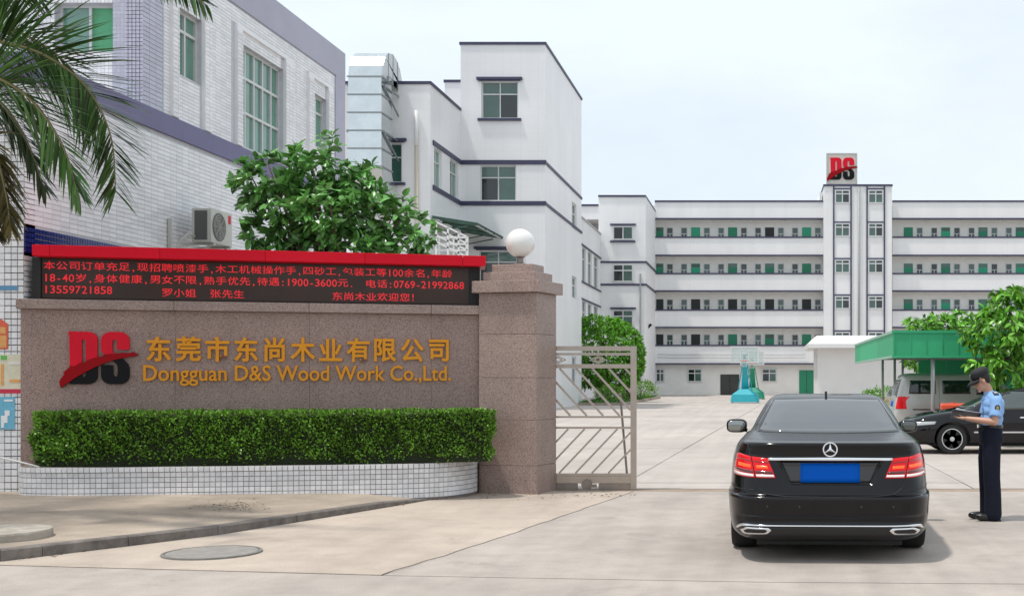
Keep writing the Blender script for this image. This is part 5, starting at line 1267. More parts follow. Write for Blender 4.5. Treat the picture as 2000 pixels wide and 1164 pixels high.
# diffuser, chrome strip, exhaust trims
bp(car, 'diffuser', patch(rf, [(-0.82,0.205),(-0.4,0.195),(0.4,0.195),(0.82,0.205)], [(-0.74,0.320),(-0.3,0.325),(0.3,0.325),(0.74,0.320)], 0.004, 30, 6), PLASTIC)
bp(car, 'bumper_trim', patch(rf, [(-0.825,0.290),(-0.79,0.318),(-0.70,0.328),(-0.4,0.328),(0,0.328),(0.4,0.328),(0.70,0.328),(0.79,0.318),(0.825,0.290)], [(-0.845,0.292),(-0.81,0.335),(-0.72,0.350),(-0.4,0.348),(0,0.347),(0.4,0.348),(0.72,0.350),(0.81,0.335),(0.845,0.292)], 0.016, 60, 3), CHROME)
for sg in (-1,1):
    f_ = (lambda c: c) if sg > 0 else mir
    e_ = bp(car, 'exhaust_trim', patch(rf, f_([(0.53,0.278),(0.56,0.252),(0.76,0.246),(0.785,0.262)]), f_([(0.515,0.290),(0.54,0.312),(0.74,0.314),(0.80,0.285)]), 0.022, 16, 5), CHROME)
    bp(e_, 'exhaust_opening', patch(rf, f_([(0.56,0.276),(0.58,0.266),(0.745,0.262),(0.76,0.270)]), f_([(0.555,0.286),(0.575,0.298),(0.73,0.299),(0.765,0.282)]), 0.026, 12, 3), BLACK)
for sx_ in (-0.55,-0.27,0.27,0.55):
    mb = MB(); q = rf(sx_, 0.50, 0.003); mb.sell(q, (0.011,0.006,0.011), 2, 12, 6); bp(car, 'parking_sensor', mb, PLASTIC)
mb = MB(); mb.prism([(0,0),(0.20,0),(0.16,0.045),(0.10,0.060),(0.07,0.062)], (-0.012,1.72,1.428), EY, EZ, (0.024,0,0)); bp(car, 'roof_antenna', mb, PAINT, smooth=False, fixn=True)
for sg in (-1,1):
    mb = MB(); mx_ = sg*(0.985 if sg < 0 else 0.955); mb.sell((mx_, 3.12, 1.085), (0.118 if sg < 0 else 0.105,0.085,0.078 if sg < 0 else 0.070), 3.2, 24, 14); q = bp(car, 'wing_mirror', mb, PAINT)
    mb = MB(); mb.sell((mx_, 3.048, 1.085), (0.096 if sg < 0 else 0.083,0.014,0.060 if sg < 0 else 0.052), 3.6, 24, 10); bp(q, 'mirror_glass', mb, AUTOG2 if sg > 0 else mat('mirror_glass', (0.30,0.32,0.31), 0.05, metal=0.9) if 'mirror_glass' not in MATS else MATS['mirror_glass'])  # right mirror: its dark reflection is put into the glass colour
    mb = MB(); mb.bar((sg*0.87,3.14,1.03), (sg*0.95,3.12,1.05), 0.05, 0.04); bp(q, 'mirror_arm', mb, PAINT, smooth=False)
    wheel(car, sg*0.795, 1.12, 0.325, 0.245, sg); wheel(car, sg*0.795, 3.99, 0.325, 0.235, sg)
mb = MB(); mb.box(-0.66,0.66,0.42,4.3,0.115,0.30); bp(car, 'underbody', mb, BLACK, smooth=False)

# dark saloon parked sideways under the tree
SR = [(0.20,0.22,4.50,0.76,7),(0.26,0.08,4.62,0.84,7),(0.36,0.02,4.67,0.875,7),(0.50,0.0,4.68,0.885,7),(0.62,0.0,4.66,0.887,6.5),(0.72,0.02,4.58,0.885,6),(0.80,0.05,4.38,0.875,5.5),(0.86,0.08,4.12,0.862,5.5),(0.91,0.10,3.80,0.845,5.5),(0.95,0.13,3.52,0.828,5.5),(0.98,0.30,3.40,0.81,5.5),(1.00,0.55,3.33,0.795,5.5),(1.10,0.85,3.10,0.745,5.5),(1.22,1.15,2.82,0.685,5.5),(1.33,1.45,2.50,0.625,5),(1.38,1.68,2.30,0.58,4.5),(1.41,1.90,2.15,0.50,4)]
def side_car(name, label, rows, loc, rz, paint, wheels, r, sub=5, glass=AUTOG2, group=None):
    t = thing(name, label, 'car', loc, group, rz); B = Body(rows, None, sub); o = bp(t, 'body', B.mesh(paint, 50, 90, 50), paint)
    W_ = B.par(0.5)[2]; cut = []
    for yy in wheels:
        for sg in (-1,1):
            c = MB(); c.lathe([(r+0.055, -0.16), (r+0.055, 0.16)], (sg*(W_-0.10), yy, r), 40, 'x'); q = c.build('cutter', BLACK, None, local=True); q.parent = t; cut.append(q)
    sub_box(o, cut); o.data.polygons.foreach_set('use_smooth', [True]*len(o.data.polygons)); o.data.set_sharp_from_angle(angle=R(35))
    for yy in wheels:
        for sg in (-1,1): wheel(t, sg*(W_-0.125), yy, r, 0.21, sg)
    return t, B
sc, SB = side_car('dark_saloon_car', 'dark saloon car parked sideways behind the guard under the tree', SR, (7.72, 26.15, 0), R(90), PAINT2, (0.98, 3.68), 0.325)
for sg in (-1,1):
    f_ = lambda a, z, o_, sg=sg: SB.side(a, z, sg, o_)
    bp(sc, 'side_window', patch(f_, [(1.96,0.965),(3.05,0.945)], [(1.98,1.33),(2.42,1.325)], 0.004, 16, 6), AUTOG2)
    bp(sc, 'side_window', patch(f_, [(1.02,0.985),(1.86,0.968)], [(1.56,1.31),(1.88,1.33)], 0.004, 16, 6), AUTOG2)
    bp(sc, 'door_handle', patch(f_, [(2.02,0.775),(2.24,0.77)], [(2.02,0.80),(2.24,0.80)], 0.028, 6, 3), CHROME)
    bp(sc, 'side_moulding', patch(f_, [(1.45,0.452),(3.22,0.452)], [(1.45,0.485),(3.22,0.485)], 0.014, 12, 2), mat('moulding_white', (0.5,0.5,0.5), 0.4) if 'moulding_white' not in MATS else MATS['moulding_white'])
    for pts in ([(3.28,0.30),(3.30,0.6),(3.24,0.92)], [(1.92,0.28),(1.90,0.6),(1.92,0.95)]):
        bp(sc, 'door_gap', MB().tube([f_(*curve_at(pts, i/14), 0.0005) for i in range(15)], 0.004, 5), BLACK)
    mb = MB(); mb.sell((sg*0.93,3.02,1.0), (0.10,0.07,0.065), 3, 18, 10); bp(sc, 'wing_mirror', mb, PAINT2)
    ff = SB.front
    g_ = (lambda c: c) if sg > 0 else mir
    bp(sc, 'headlight', patch(f_, [(4.05,0.64),(4.50,0.60)], [(4.02,0.70),(4.44,0.69)], 0.006, 10, 4), mat('headlight_glass', (0.45,0.47,0.48), 0.08, coat=1.0) if 'headlight_glass' not in MATS else MATS['headlight_glass'])
bp(sc, 'windscreen', patch(SB.front, [(-0.66,0.99),(0.66,0.99)], [(-0.52,1.35),(0.52,1.35)], 0.004, 16, 8), AUTOG2)
bp(sc, 'rear_window', patch(SB.rear, [(-0.62,1.03),(0.62,1.03)], [(-0.5,1.34),(0.5,1.34)], 0.004, 16, 8), AUTOG2)
mb = MB(); mb.box(-0.62,0.62,0.5,4.1,0.16,0.28); bp(sc, 'underbody', mb, BLACK, smooth=False)

# silver van under the carport
VR = [(0.22,0.12,4.30,0.72,8),(0.28,0.03,4.40,0.80,8),(0.45,0.0,4.45,0.825,8),(0.70,0.01,4.42,0.832,8),(0.90,0.03,4.20,0.83,8),(1.00,0.05,3.85,0.825,8),(1.08,0.065,3.55,0.81,8),(1.30,0.12,3.22,0.775,8),(1.55,0.19,2.85,0.73,7.5),(1.68,0.25,2.62,0.69,7),(1.735,0.36,2.42,0.60,6),(1.755,0.50,2.25,0.48,5)]
vn, VB = side_car('silver_van', 'silver van parked under the green carport behind the dark saloon', VR, (3.50, 32.45, 0), -R(90), SILVER, (0.85, 3.55), 0.30)
vn['category'] = 'van'
for sg in (-1,1):
    f_ = lambda a, z, o_, sg=sg: VB.side(a, z, sg, o_)
    bp(vn, 'side_window', patch(f_, [(0.40,1.20),(1.12,1.20)], [(0.44,1.56),(1.12,1.56)], 0.004, 14, 6), GLASSD)
    bp(vn, 'side_window', patch(f_, [(1.30,1.20),(2.05,1.20)], [(1.30,1.56),(2.05,1.56)], 0.004, 14, 6), GLASSD)
    bp(vn, 'side_window', patch(f_, [(2.2,1.18),(3.05,1.12)], [(2.2,1.55),(2.65,1.55)], 0.004, 14, 6), GLASSD)
    bp(vn, 'rub_strip', patch(f_, [(0.5,0.77),(3.3,0.77)], [(0.5,0.80),(3.3,0.80)], 0.012, 10, 2), PLASTIC)
    bp(vn, 'tail_light', patch(f_, [(0.075,0.80),(0.22,0.80)], [(0.115,1.13),(0.20,1.13)], 0.010, 6, 8), LAMPR)
    bp(vn, 'tail_light', patch(VB.rear, [(sg*0.66,0.80),(sg*0.80,0.80)], [(sg*0.68,1.13),(sg*0.785,1.13)], 0.010, 6, 8), LAMPR)
    bp(vn, 'door_gap', MB().tube([f_(1.21, 0.35+1.25*i/12, 0.0005) for i in range(13)], 0.004, 5), BLACK)
    mb = MB(); 
    mb.tube([f_(0.85+0.365*math.cos(math.pi*(i/20)), 0.30+0.375*math.sin(math.pi*(i/20)), 0.006) for i in range(21)], 0.018, 6); bp(vn, 'arch_lip', mb, SILVER)
bp(vn, 'rear_window', patch(VB.rear, [(-0.60,1.12),(0.60,1.12)], [(-0.55,1.58),(0.55,1.58)], 0.004, 14, 8), AUTOG2)
bp(vn, 'number_plate', patch(VB.rear, [(-0.22,0.86),(0.22,0.86)], [(-0.22,1.0),(0.22,1.0)], 0.01, 6, 3), PLATE)
mb = MB(); mb.box(-0.55,0.55,0.4,4.0,0.16,0.28); bp(vn, 'underbody', mb, BLACK, smooth=False)

# small yellow car deeper in the carport, dark hatchback on the right
HR = [(0.20,0.15,3.70,0.70,7),(0.28,0.03,3.82,0.78,7),(0.45,0.0,3.85,0.81,7),(0.65,0.02,3.80,0.815,6.5),(0.80,0.05,3.55,0.81,6),(0.90,0.08,3.2,0.79,6),(1.00,0.14,2.95,0.76,6),(1.20,0.28,2.6,0.69,5.5),(1.36,0.45,2.25,0.61,5),(1.42,0.62,2.0,0.55,4.5),(1.44,0.9,1.75,0.45,4)]
def hatch(name, label, loc, rz, paint):
    t, B = side_car(name, label, HR, loc, rz, paint, (0.7, 3.05), 0.29)
    for sg in (-1,1):
        f_ = lambda a, z, o_, sg=sg: B.side(a, z, sg, o_)
        bp(t, 'side_window', patch(f_, [(0.55,0.98),(2.75,0.96)], [(0.85,1.34),(2.15,1.34)], 0.004, 14, 6), AUTOG2)
        bp(t, 'tail_light', patch(B.rear, [(sg*0.55,0.78),(sg*0.72,0.78)], [(sg*0.55,0.95),(sg*0.70,0.95)], 0.008, 6, 5), LAMPR)
        bp(t, 'headlight', patch(B.front, [(sg*0.42,0.62),(sg*0.68,0.62)], [(sg*0.42,0.74),(sg*0.66,0.76)], 0.006, 8, 4), MATS['headlight_glass'])
    bp(t, 'rear_window', patch(B.rear, [(-0.58,1.02),(0.58,1.02)], [(-0.5,1.33),(0.5,1.33)], 0.004, 12, 6), AUTOG2)
    bp(t, 'windscreen', patch(B.front, [(-0.60,1.00),(0.60,1.00)], [(-0.5,1.35),(0.5,1.35)], 0.004, 12, 6), AUTOG2)
    return t
hatch('yellow_hatchback', 'small yellow car half hidden behind the silver van', (5.02, 38.6, 0), 0.0, YELLOW)

# orange water-filled barriers between van and saloon
for i, (xx, lab) in enumerate(((4.72, 'orange plastic road barrier left of its twin behind the dark saloon'), (5.42, 'orange plastic road barrier right of its twin behind the dark saloon'))):
    t = thing('plastic_barrier', lab, 'barrier', (xx, 29.4, 0), 'orange barriers')
    mb = MB(); prof = [(-0.22,0),(0.22,0),(0.22,0.18),(0.11,0.42),(0.09,0.95),(0.05,1.0),(-0.05,1.0),(-0.09,0.95),(-0.11,0.42),(-0.22,0.18)]
    mb.prism(prof, (xx-0.31, 29.4, 0), EY, EZ, (0.62,0,0)); mb.build('shell', ORANGE, t, bevel=0.02, fixn=True)
    mb = MB(); mb.tube([(xx, 29.4, 0.97), (xx, 29.4, 1.03)], 0.05, 12); mb.build('filler_cap', ORANGE, t)

# basketball stands
def hoop(px, Yh, base_py, m, label, mirror=1):
    X0 = Xat(px, Yh); t = thing('basketball_stand', label, 'basketball stand', (X0, Yh, 0), 'basketball stands in the yard')
    mb = MB(); mb.add([(X0-0.95,Yh-0.5,0.06),(X0+0.95,Yh-0.5,0.06),(X0+0.95,Yh+1.2,0.06),(X0-0.95,Yh+1.2,0.06),(X0-0.85,Yh-0.45,0.55),(X0+0.85,Yh-0.45,0.55),(X0+0.85,Yh+1.1,0.55),(X0-0.85,Yh+1.1,0.55),(X0-0.35,Yh-0.2,0.9),(X0+0.35,Yh-0.2,0.9),(X0+0.35,Yh+0.8,0.9),(X0-0.35,Yh+0.8,0.9)],
        [(0,3,2,1),(0,1,5,4),(1,2,6,5),(2,3,7,6),(3,0,4,7),(4,5,9,8),(5,6,10,9),(6,7,11,10),(7,4,8,11),(8,9,10,11)]); mb.build('base', m, t)
    mb = MB(); mb.add([(X0-0.26,Yh+0.5,0.85),(X0+0.26,Yh+0.5,0.85),(X0+0.26,Yh+0.9,0.85),(X0-0.26,Yh+0.9,0.85),(X0-0.11,Yh-0.9,2.95),(X0+0.11,Yh-0.9,2.95),(X0+0.11,Yh-0.7,2.95),(X0-0.11,Yh-0.7,2.95)], [(0,3,2,1),(4,5,6,7),(0,1,5,4),(1,2,6,5),(2,3,7,6),(3,0,4,7)]); mb.build('mast', m, t)
    mb = MB(); mb.bar((X0, Yh-0.8, 2.9), (X0, Yh-1.5, 3.05), 0.14); mb.build('arm', m, t)
    zc_ = 3.12
    mb = MB(); mb.box(X0-0.9, X0+0.9, Yh-1.60, Yh-1.56, zc_-0.53, zc_+0.53); bb = mb.build('backboard', ACRYL, t)
    mb = MB()
    for b_ in ((-0.9,0.9,-0.53,-0.47),(-0.9,0.9,0.47,0.53),(-0.9,-0.84,-0.47,0.47),(0.84,0.9,-0.47,0.47),(-0.3,0.3,-0.36,-0.31),(-0.3,0.3,0.06,0.11),(-0.3,-0.25,-0.31,0.06),(0.25,0.3,-0.31,0.06)): mb.box(X0+b_[0], X0+b_[1], Yh-1.625, Yh-1.602, zc_+b_[2], zc_+b_[3])
    mb.build('backboard_line', WHITEP, bb)
    mb = MB(); mb.tube([(X0+0.225*math.cos(a*math.pi/12), Yh-1.90+0.225*math.sin(a*math.pi/12), zc_-0.40) for a in range(25)], 0.018, 6); mb.build('rim', ORANGE, t)
    mb = MB()
    for a in range(12):
        c, s_ = math.cos(a*math.pi/6), math.sin(a*math.pi/6); mb.bar((X0+0.22*c,Yh-1.9+0.22*s_,zc_-0.41), (X0+0.12*c,Yh-1.9+0.12*s_,zc_-0.80), 0.012)
    mb.build('net', WHITEP, t)
    for sg in (-1,1):
        mb = MB(); mb.bar((X0+sg*0.5, Yh+0.9, 0.6), (X0+sg*0.12, Yh-0.6, 2.7), 0.05); mb.build('stay', m, t)
        mb = MB(); mb.lathe([(0.01,-0.03),(0.09,-0.03),(0.09,0.03),(0.01,0.03)], (X0+sg*0.8, Yh-0.3, 0.09), 14, 'x'); mb.build('wheel', RUBBER, t)
hoop(1455, 77.5, 787, HOOPB, 'blue basketball stand with clear backboard, nearer of two')
hoop(1469.5, 90.0, 780, HOOPG, 'green basketball stand mostly hidden behind the blue one')

# ---------------------------------------------------------------- guard
GX0, GY0 = 2.61, 13.6
gd = thing('person', 'guard in light blue short-sleeved shirt, navy trousers and black cap writing on a clipboard', 'person', (GX0, GY0, 0), rz=math.pi)
def cap_tube(mb, pts, rads, n=14):
    """closed tapered tube with rounded ends"""
    pts = [Vector(p) for p in pts]; mb.tube(pts, rads, n)
    mb.sell(pts[0], (rads[0],)*3, 2, n, 8); mb.sell(pts[-1], (rads[-1],)*3, 2, n, 8)
def fused(name, mb, m, parent, vox, smooth=4):
    o = mb.build(name, m, parent, local=True)
    md = o.modifiers.new('r', 'REMESH'); md.mode = 'VOXEL'; md.voxel_size = vox; md.use_smooth_shade = True
    md = o.modifiers.new('s', 'SMOOTH'); md.factor = 0.5; md.iterations = smooth
    me = evald(o, name); o.modifiers.clear(); old = o.data; o.data = me; bpy.data.meshes.remove(old)
    if not me.materials: me.materials.append(m)
    me.polygons.foreach_set('use_smooth', [True]*len(me.polygons)); return o
# local axes of the figure: +x forward (towards the left of the picture after the turn), +y its left... y<0 side is away after rotation
LS = 1   # +y local lies on the camera side after the half turn
mb = MB()
hr = Matrix.Rotation(R(24), 3, 'Y')                                 # head bowed forward
hc = Vector((0.105, 0, 1.605))
def hd(x, y, z): return hc + hr @ Vector((x, y, z))
mb.sell(hd(-0.012,0,0.03), (0.096,0.076,0.105), 2.1, 20, 14, rot=hr)        # skull
mb.sell(hd(0.022,0,-0.052), (0.066,0.058,0.075), 2.2, 18, 12, rot=hr)       # jaw and face
mb.sell(hd(0.068,0,-0.110), (0.022,0.026,0.018), 2, 12, 8, rot=hr)          # chin
mb.sell(hd(0.094,0,-0.036), (0.018,0.015,0.017), 2, 10, 8, rot=hr)          # nose tip
cap_tube(mb, [hd(0.082,0,0.010), hd(0.096,0,-0.034)], [0.010,0.012], 8)
mb.sell(hd(0.080,0,-0.072), (0.012,0.024,0.008), 2, 10, 6, rot=hr)          # lips
for s_ in (-1,1):
    mb.sell(hd(-0.008,s_*0.079,-0.022), (0.020,0.009,0.033), 2, 10, 8, rot=hr)
    mb.sell(hd(0.072,s_*0.030,0.018), (0.014,0.022,0.008), 2, 10, 6, rot=hr)
cap_tube(mb, [(-0.005,0,1.40),(0.020,0,1.47),(0.055,0,1.545)], [0.060,0.054,0.052])
# slim body under the clothes, arms with hands
cap_tube(mb, [(-0.01,0,1.05),(-0.015,0,1.22),(-0.02,0,1.36)], [0.105,0.11,0.10])
for s_ in (-1,1):
    cap_tube(mb, [(0.01,s_*0.085,1.0),(0.02,s_*0.09,0.52),(-0.02,s_*0.09,0.09)], [0.075,0.055,0.042])
    sh_ = Vector((-0.035,s_*0.185,1.365)); el = Vector((-0.005,s_*0.235,1.128)) if s_ > 0 else Vector((0.015,s_*0.215,1.120))
    wr = Vector((0.285,s_*0.115,1.165)) if s_ > 0 else Vector((0.275,s_*0.080,1.215))
    cap_tube(mb, [sh_, (sh_+el)/2, el], [0.050,0.046,0.040]); cap_tube(mb, [el, el.lerp(wr,0.35), wr], [0.040,0.039,0.027])
    d_ = (wr-el).normalized(); sd2 = Vector((0,-s_,0)); upv = Vector((0,0,1))
    palm = wr + d_*0.045
    mb.sell(palm, (0.050,0.040,0.017), 2.6, 14, 8, rot=Matrix.Rotation(math.atan2(d_.y,d_.x),3,'Z'))
    if s_ > 0:      # near hand holds the board from below: fingers under it, thumb on top
        for k, ln in enumerate((0.072,0.080,0.076,0.060)):
            b0 = palm + d_*0.035 + Vector((0,-0.030+0.020*k,0)); cap_tube(mb, [b0, b0+d_*ln*0.5+Vector((0,0,-0.004)), b0+d_*ln*0.9+Vector((0,-0.004,0.006))], [0.0088,0.0082,0.0072], 8)
        cap_tube(mb, [wr+d_*0.02+Vector((0,-0.030,0.008)), palm+Vector((0.01,-0.044,0.022)), palm+Vector((0.040,-0.042,0.036))], [0.0105,0.0095,0.008], 8)
    else:           # far hand writes: fingers curled around the pen
        for k, ln in enumerate((0.070,0.076,0.070,0.055)):
            b0 = palm + d_*0.035 + Vector((0,0.028-0.019*k,0)); cap_tube(mb, [b0, b0+d_*ln*0.45+Vector((0,0,-0.008)), b0+d_*ln*0.55+Vector((0.0,0,-0.036))], [0.0086,0.008,0.007], 8)
        cap_tube(mb, [wr+d_*0.02+Vector((0,0.032,0)), palm+Vector((0.030,0.044,-0.012)), palm+Vector((0.055,0.034,-0.030))], [0.0105,0.009,0.0078], 8)
fused('body', mb, SKIN, gd, 0.0065, 3)
# shirt: torso, collar and short sleeves
mb = MB()
for (x_,z_,rx,ry) in ((-0.005,1.075,0.128,0.165),(-0.010,1.16,0.132,0.172),(-0.018,1.25,0.136,0.182),(-0.028,1.33,0.128,0.188),(-0.030,1.385,0.100,0.160)): mb.sell((x_,0,z_), (rx,ry,0.085), 2.4, 24, 10)
cap_tube(mb, [(-0.01,0,1.38),(0.012,0,1.435)], [0.085,0.068])
for s_ in (-1,1):
    sh_ = Vector((-0.035,s_*0.175,1.365)); e_ = Vector((-0.012,s_*0.228,1.185))
    cap_tube(mb, [(-0.02,s_*0.08,1.385), sh_], [0.075,0.068]); mb.tube([sh_, (sh_+e_)/2+Vector((-0.004,0,0)), e_], [0.068,0.071,0.074], 16)
shirt = fused('shirt', mb, SHIRT, gd, 0.009, 3)
mb = MB()
for s_ in (-1,1): mb.add([(0.085,s_*0.004,1.415),(0.03,s_*0.066,1.455),(-0.055,s_*0.055,1.475),(-0.055,s_*0.075,1.435),(0.045,s_*0.088,1.402),(0.105,s_*0.045,1.360)], [(0,1,4,5),(1,2,3,4)] if s_ > 0 else [(5,4,1,0),(4,3,2,1)])
md_ = mb.build('collar', SHIRT, shirt, local=True); q = md_.modifiers.new('t','SOLIDIFY'); q.thickness = 0.006
for s_ in (-1,1):
    mb = MB(); mb.obox((-0.035,s_*0.135,1.452), (0.028,0,0), (0,0.058,-0.012*s_*s_), (0,0.001,0.006)); ep = mb.build('epaulette', BADGE, shirt, local=True)
    mb = MB(); mb.obox((-0.035,s_*0.150,1.460), (0.018,0,0), (0,0.006,-0.001), (0,0,0.003)); mb.obox((-0.035,s_*0.125,1.464), (0.018,0,0), (0,0.006,-0.001), (0,0,0.003)); mb.build('rank_bar', PAPER, ep, local=True)
    mb = MB(); mb.sell((-0.028,s_*0.268,1.285), (0.030,0.010,0.042), 2.6, 16, 10, rot=Matrix.Rotation(-s_*0.22,3,'X')); bd = mb.build('sleeve_badge', BADGE, shirt, local=True, smooth=True)
    mb = MB(); mb.sell((-0.028,s_*0.277,1.287), (0.015,0.005,0.022), 2.2, 12, 8, rot=Matrix.Rotation(-s_*0.22,3,'X')); mb.build('badge_mark', BADGEY, bd, local=True, smooth=True)
mb = MB(); mb.obox((0.112,0.07,1.275), (0.004,0,0.0), (0,0.042,0), (0,0,0.045)); mb.build('pocket', SHIRT, shirt, local=True)
# trousers, belt, shoes
mb = MB()
mb.sell((0.0,0,1.02), (0.135,0.172,0.085), 2.6, 24, 10); mb.sell((-0.008,0,0.94), (0.140,0.178,0.10), 2.5, 24, 10)
for s_, fx_ in ((1,0.0),(-1,0.018)):
    cap_tube(mb, [(-0.002,s_*0.082,0.93),(0.004+fx_,s_*0.090,0.70),(0.002+fx_,s_*0.092,0.50),(-0.010+fx_,s_*0.094,0.28),(-0.014+fx_,s_*0.095,0.075)], [0.108,0.102,0.096,0.096,0.098], 18)
fused('trousers', mb, NAVYC, gd, 0.010, 3)
mb = MB(); mb.lathe([(0.128,1.058),(0.141,1.06),(0.141,1.092),(0.128,1.094)], (0,0,0), 28); mb.v = [(x,y*1.26,z) for x,y,z in mb.v]; belt = mb.build('belt', LEATHER, gd, local=True, smooth=40)
mb = MB(); mb.box(0.139,0.148,-0.022,0.022,1.058,1.095); mb.build('buckle', CHROME, belt, local=True)
for s_, fx_ in ((1,0.0),(-1,0.05)):
    mb = MB(); mb.sell((0.045+fx_,s_*0.098,0.045), (0.145,0.050,0.045), 2.6, 22, 12); mb.sell((-0.030+fx_,s_*0.098,0.075), (0.070,0.047,0.055), 2.4, 18, 10)
    mb.v = [(x,y,max(z,0.004)) for x,y,z in mb.v]; so = fused('shoe', mb, LEATHER, gd, 0.008, 2)
    mb = MB(); mb.box(-0.095+fx_,0.0+fx_,s_*0.098-0.042,s_*0.098+0.042,0.0,0.022); mb.build('heel', LEATHER, so, local=True)
# hair and cap
mb = MB(); mb.sell(hd(-0.030,0,0.020), (0.088,0.081,0.082), 2.1, 20, 12, rot=hr); mb.sell(hd(-0.060,0,-0.020), (0.046,0.066,0.055), 2.1, 16, 10, rot=hr); fused('hair', mb, HAIR, gd, 0.008, 2)
mb = MB(); mb.sell(hd(-0.008,0,0.078), (0.114,0.094,0.066), 2.2, 26, 14, rot=hr); mb.sell(hd(-0.004,0,0.055), (0.110,0.090,0.035), 2.6, 24, 10, rot=hr)
cp_ = fused('cap', mb, CAPM, gd, 0.008, 2)
mb = MB(); vs = []
for a in range(13):
    t_ = R(-75+150*a/12)
    for rr_, dz_ in ((0.098,0.030),(0.150,0.012),(0.183,-0.012)): vs.append(hd(-0.008+rr_*math.cos(t_)*1.05, min(0.088,rr_*0.62)*math.sin(t_)*1.05, dz_))
fs = [(3*i+j, 3*i+3+j, 3*i+4+j, 3*i+1+j) for i in range(12) for j in range(2)]
mb.add(vs, fs); q = mb.build('brim', CAPM, cp_, local=True, smooth=True); q.modifiers.new('t','SOLIDIFY').thickness = 0.006
mb = MB(); q0 = hd(0.098,0,0.085); mb.sell(q0, (0.008,0.024,0.022), 2, 12, 8, rot=hr); mb.build('cap_badge', mat('cap_emblem', (0.35,0.33,0.28), 0.4, metal=0.6), cp_, local=True, smooth=True)
for s_ in (-1,1):
    mb = MB(); mb.sell(hd(0.077,s_*0.030,0.006), (0.006,0.012,0.005), 2, 10, 6, rot=hr); mb.build('eye', HAIR, gd, local=True)
    mb = MB(); mb.obox(hd(0.083,s_*0.031,0.026), hr@Vector((0.003,0,0)), hr@Vector((0,0.017,0)), hr@Vector((0,0,0.0035))); mb.build('eyebrow', HAIR, gd, local=True)
# clipboard, held
def gl_(p): return Vector((GX0-p[0], GY0-p[1], p[2]))
cb = thing('clipboard', 'dark clipboard with white papers held by the guard', 'clipboard', gl_((0.32,0.0,1.175)))
ca = R(8); cu = Vector((-math.cos(ca),0,math.sin(ca))); cw_ = Vector((0,-math.cos(R(27)),math.sin(R(27)))); cn = cu.cross(cw_).normalized()
if cn.z < 0: cn = -cn
cc = gl_((0.285,0.005,1.196))
mb = MB(); mb.obox(cc, cu*0.165, cw_*0.115, cn*0.004); mb.build('board', mat('clip_board', (0.02,0.025,0.05), 0.4), cb)
mb = MB(); mb.obox(cc+cn*0.009-cu*0.008, cu*0.145, cw_*0.104, cn*0.004); mb.obox(cc+cn*0.022+cu*0.05, cu*0.07+cn*0.012, cw_*0.100, cn*0.001); mb.build('paper', PAPER, cb)
mb = MB(); mb.obox(cc+cn*0.016+cu*0.145, cu*0.015, cw_*0.045, cn*0.009); mb.build('clip', CHROME, cb)

# ---------------------------------------------------------------- trees and other plants
def crown_points(ells, Y0, n, shell=0.55):
    """points and outward directions in a union of ellipsoids given in pixels (cx, cy, rx, ry, depth radius m, y offset m)"""
    P_, D_ = [], []; vols = np.array([e[2]*e[3]*e[4] for e in ells]); vols = vols/vols.sum()
    es = []
    for (cx_, cy_, rx, ry, rd, yo) in ells:
        c = P(cx_, cy_, Y0); es.append((np.array([c.x, Y0+yo, c.z]), np.array([rx/F*Y0, rd, ry/F*Y0])))
    while len(P_) < n:
        k = RNG.choice(len(es), p=vols); v = RNG.normal(size=3); v /= np.linalg.norm(v); r = 1-(1-shell)*RNG.random()**1.6
        p = es[k][0] + es[k][1]*v*r
        dmin = min(np.sum(((p-c)/q)**2) for i, (c, q) in enumerate(es) if i != k) if len(es) > 1 else 9
        if dmin < 0.55: continue
        d = v/es[k][1]; P_.append(p); D_.append(d/np.linalg.norm(d))
    return np.array(P_), np.array(D_)
def rosettes(pts, dirs, nl, spread, up, droop):
    n = len(pts); ax = dirs*0.8 + np.array([0,0,up]); ax += RNG.normal(0,0.25,(n,3)); ax /= np.linalg.norm(ax, axis=1, keepdims=True)
    r = np.repeat(np.arange(n), nl); A = ax[r]; q = RNG.normal(size=A.shape); q -= A*np.sum(q*A,1,keepdims=True); q /= np.linalg.norm(q,axis=1,keepdims=True)
    th = np.radians(RNG.uniform(spread[0], spread[1], len(r)))[:,None]; d = A*np.cos(th)+q*np.sin(th) + np.array([0,0,-droop])
    pos = pts[r] - A*RNG.uniform(0,0.09,len(r))[:,None]
    return pos, d
def limbs(tree, base, fork_z, ends, r0, m=BARK):
    base = Vector(base); top = Vector((base.x+0.1, base.y, fork_z)); mb = MB()
    mb.tube([base, base.lerp(top,0.35)+Vector((0.06,0,0)), base.lerp(top,0.7)+Vector((-0.03,0.02,0)), top], [r0*1.35, r0, r0*0.9, r0*0.8], 12); mb.build('trunk', m, tree, smooth=True)
    rn = random.Random(3)
    for e in ends:
        e = Vector(e); mid = top.lerp(e, 0.5)+Vector((rn.uniform(-.15,.15), rn.uniform(-.15,.15), rn.uniform(0,.25))); mb = MB()
        mb.tube([top-Vector((0,0,0.1)), top.lerp(mid,0.6), mid, mid.lerp(e,0.6), e], [r0*0.6, r0*0.45, r0*0.34, r0*0.2, r0*0.07], 8); mb.build('branch', m, tree, smooth=True)

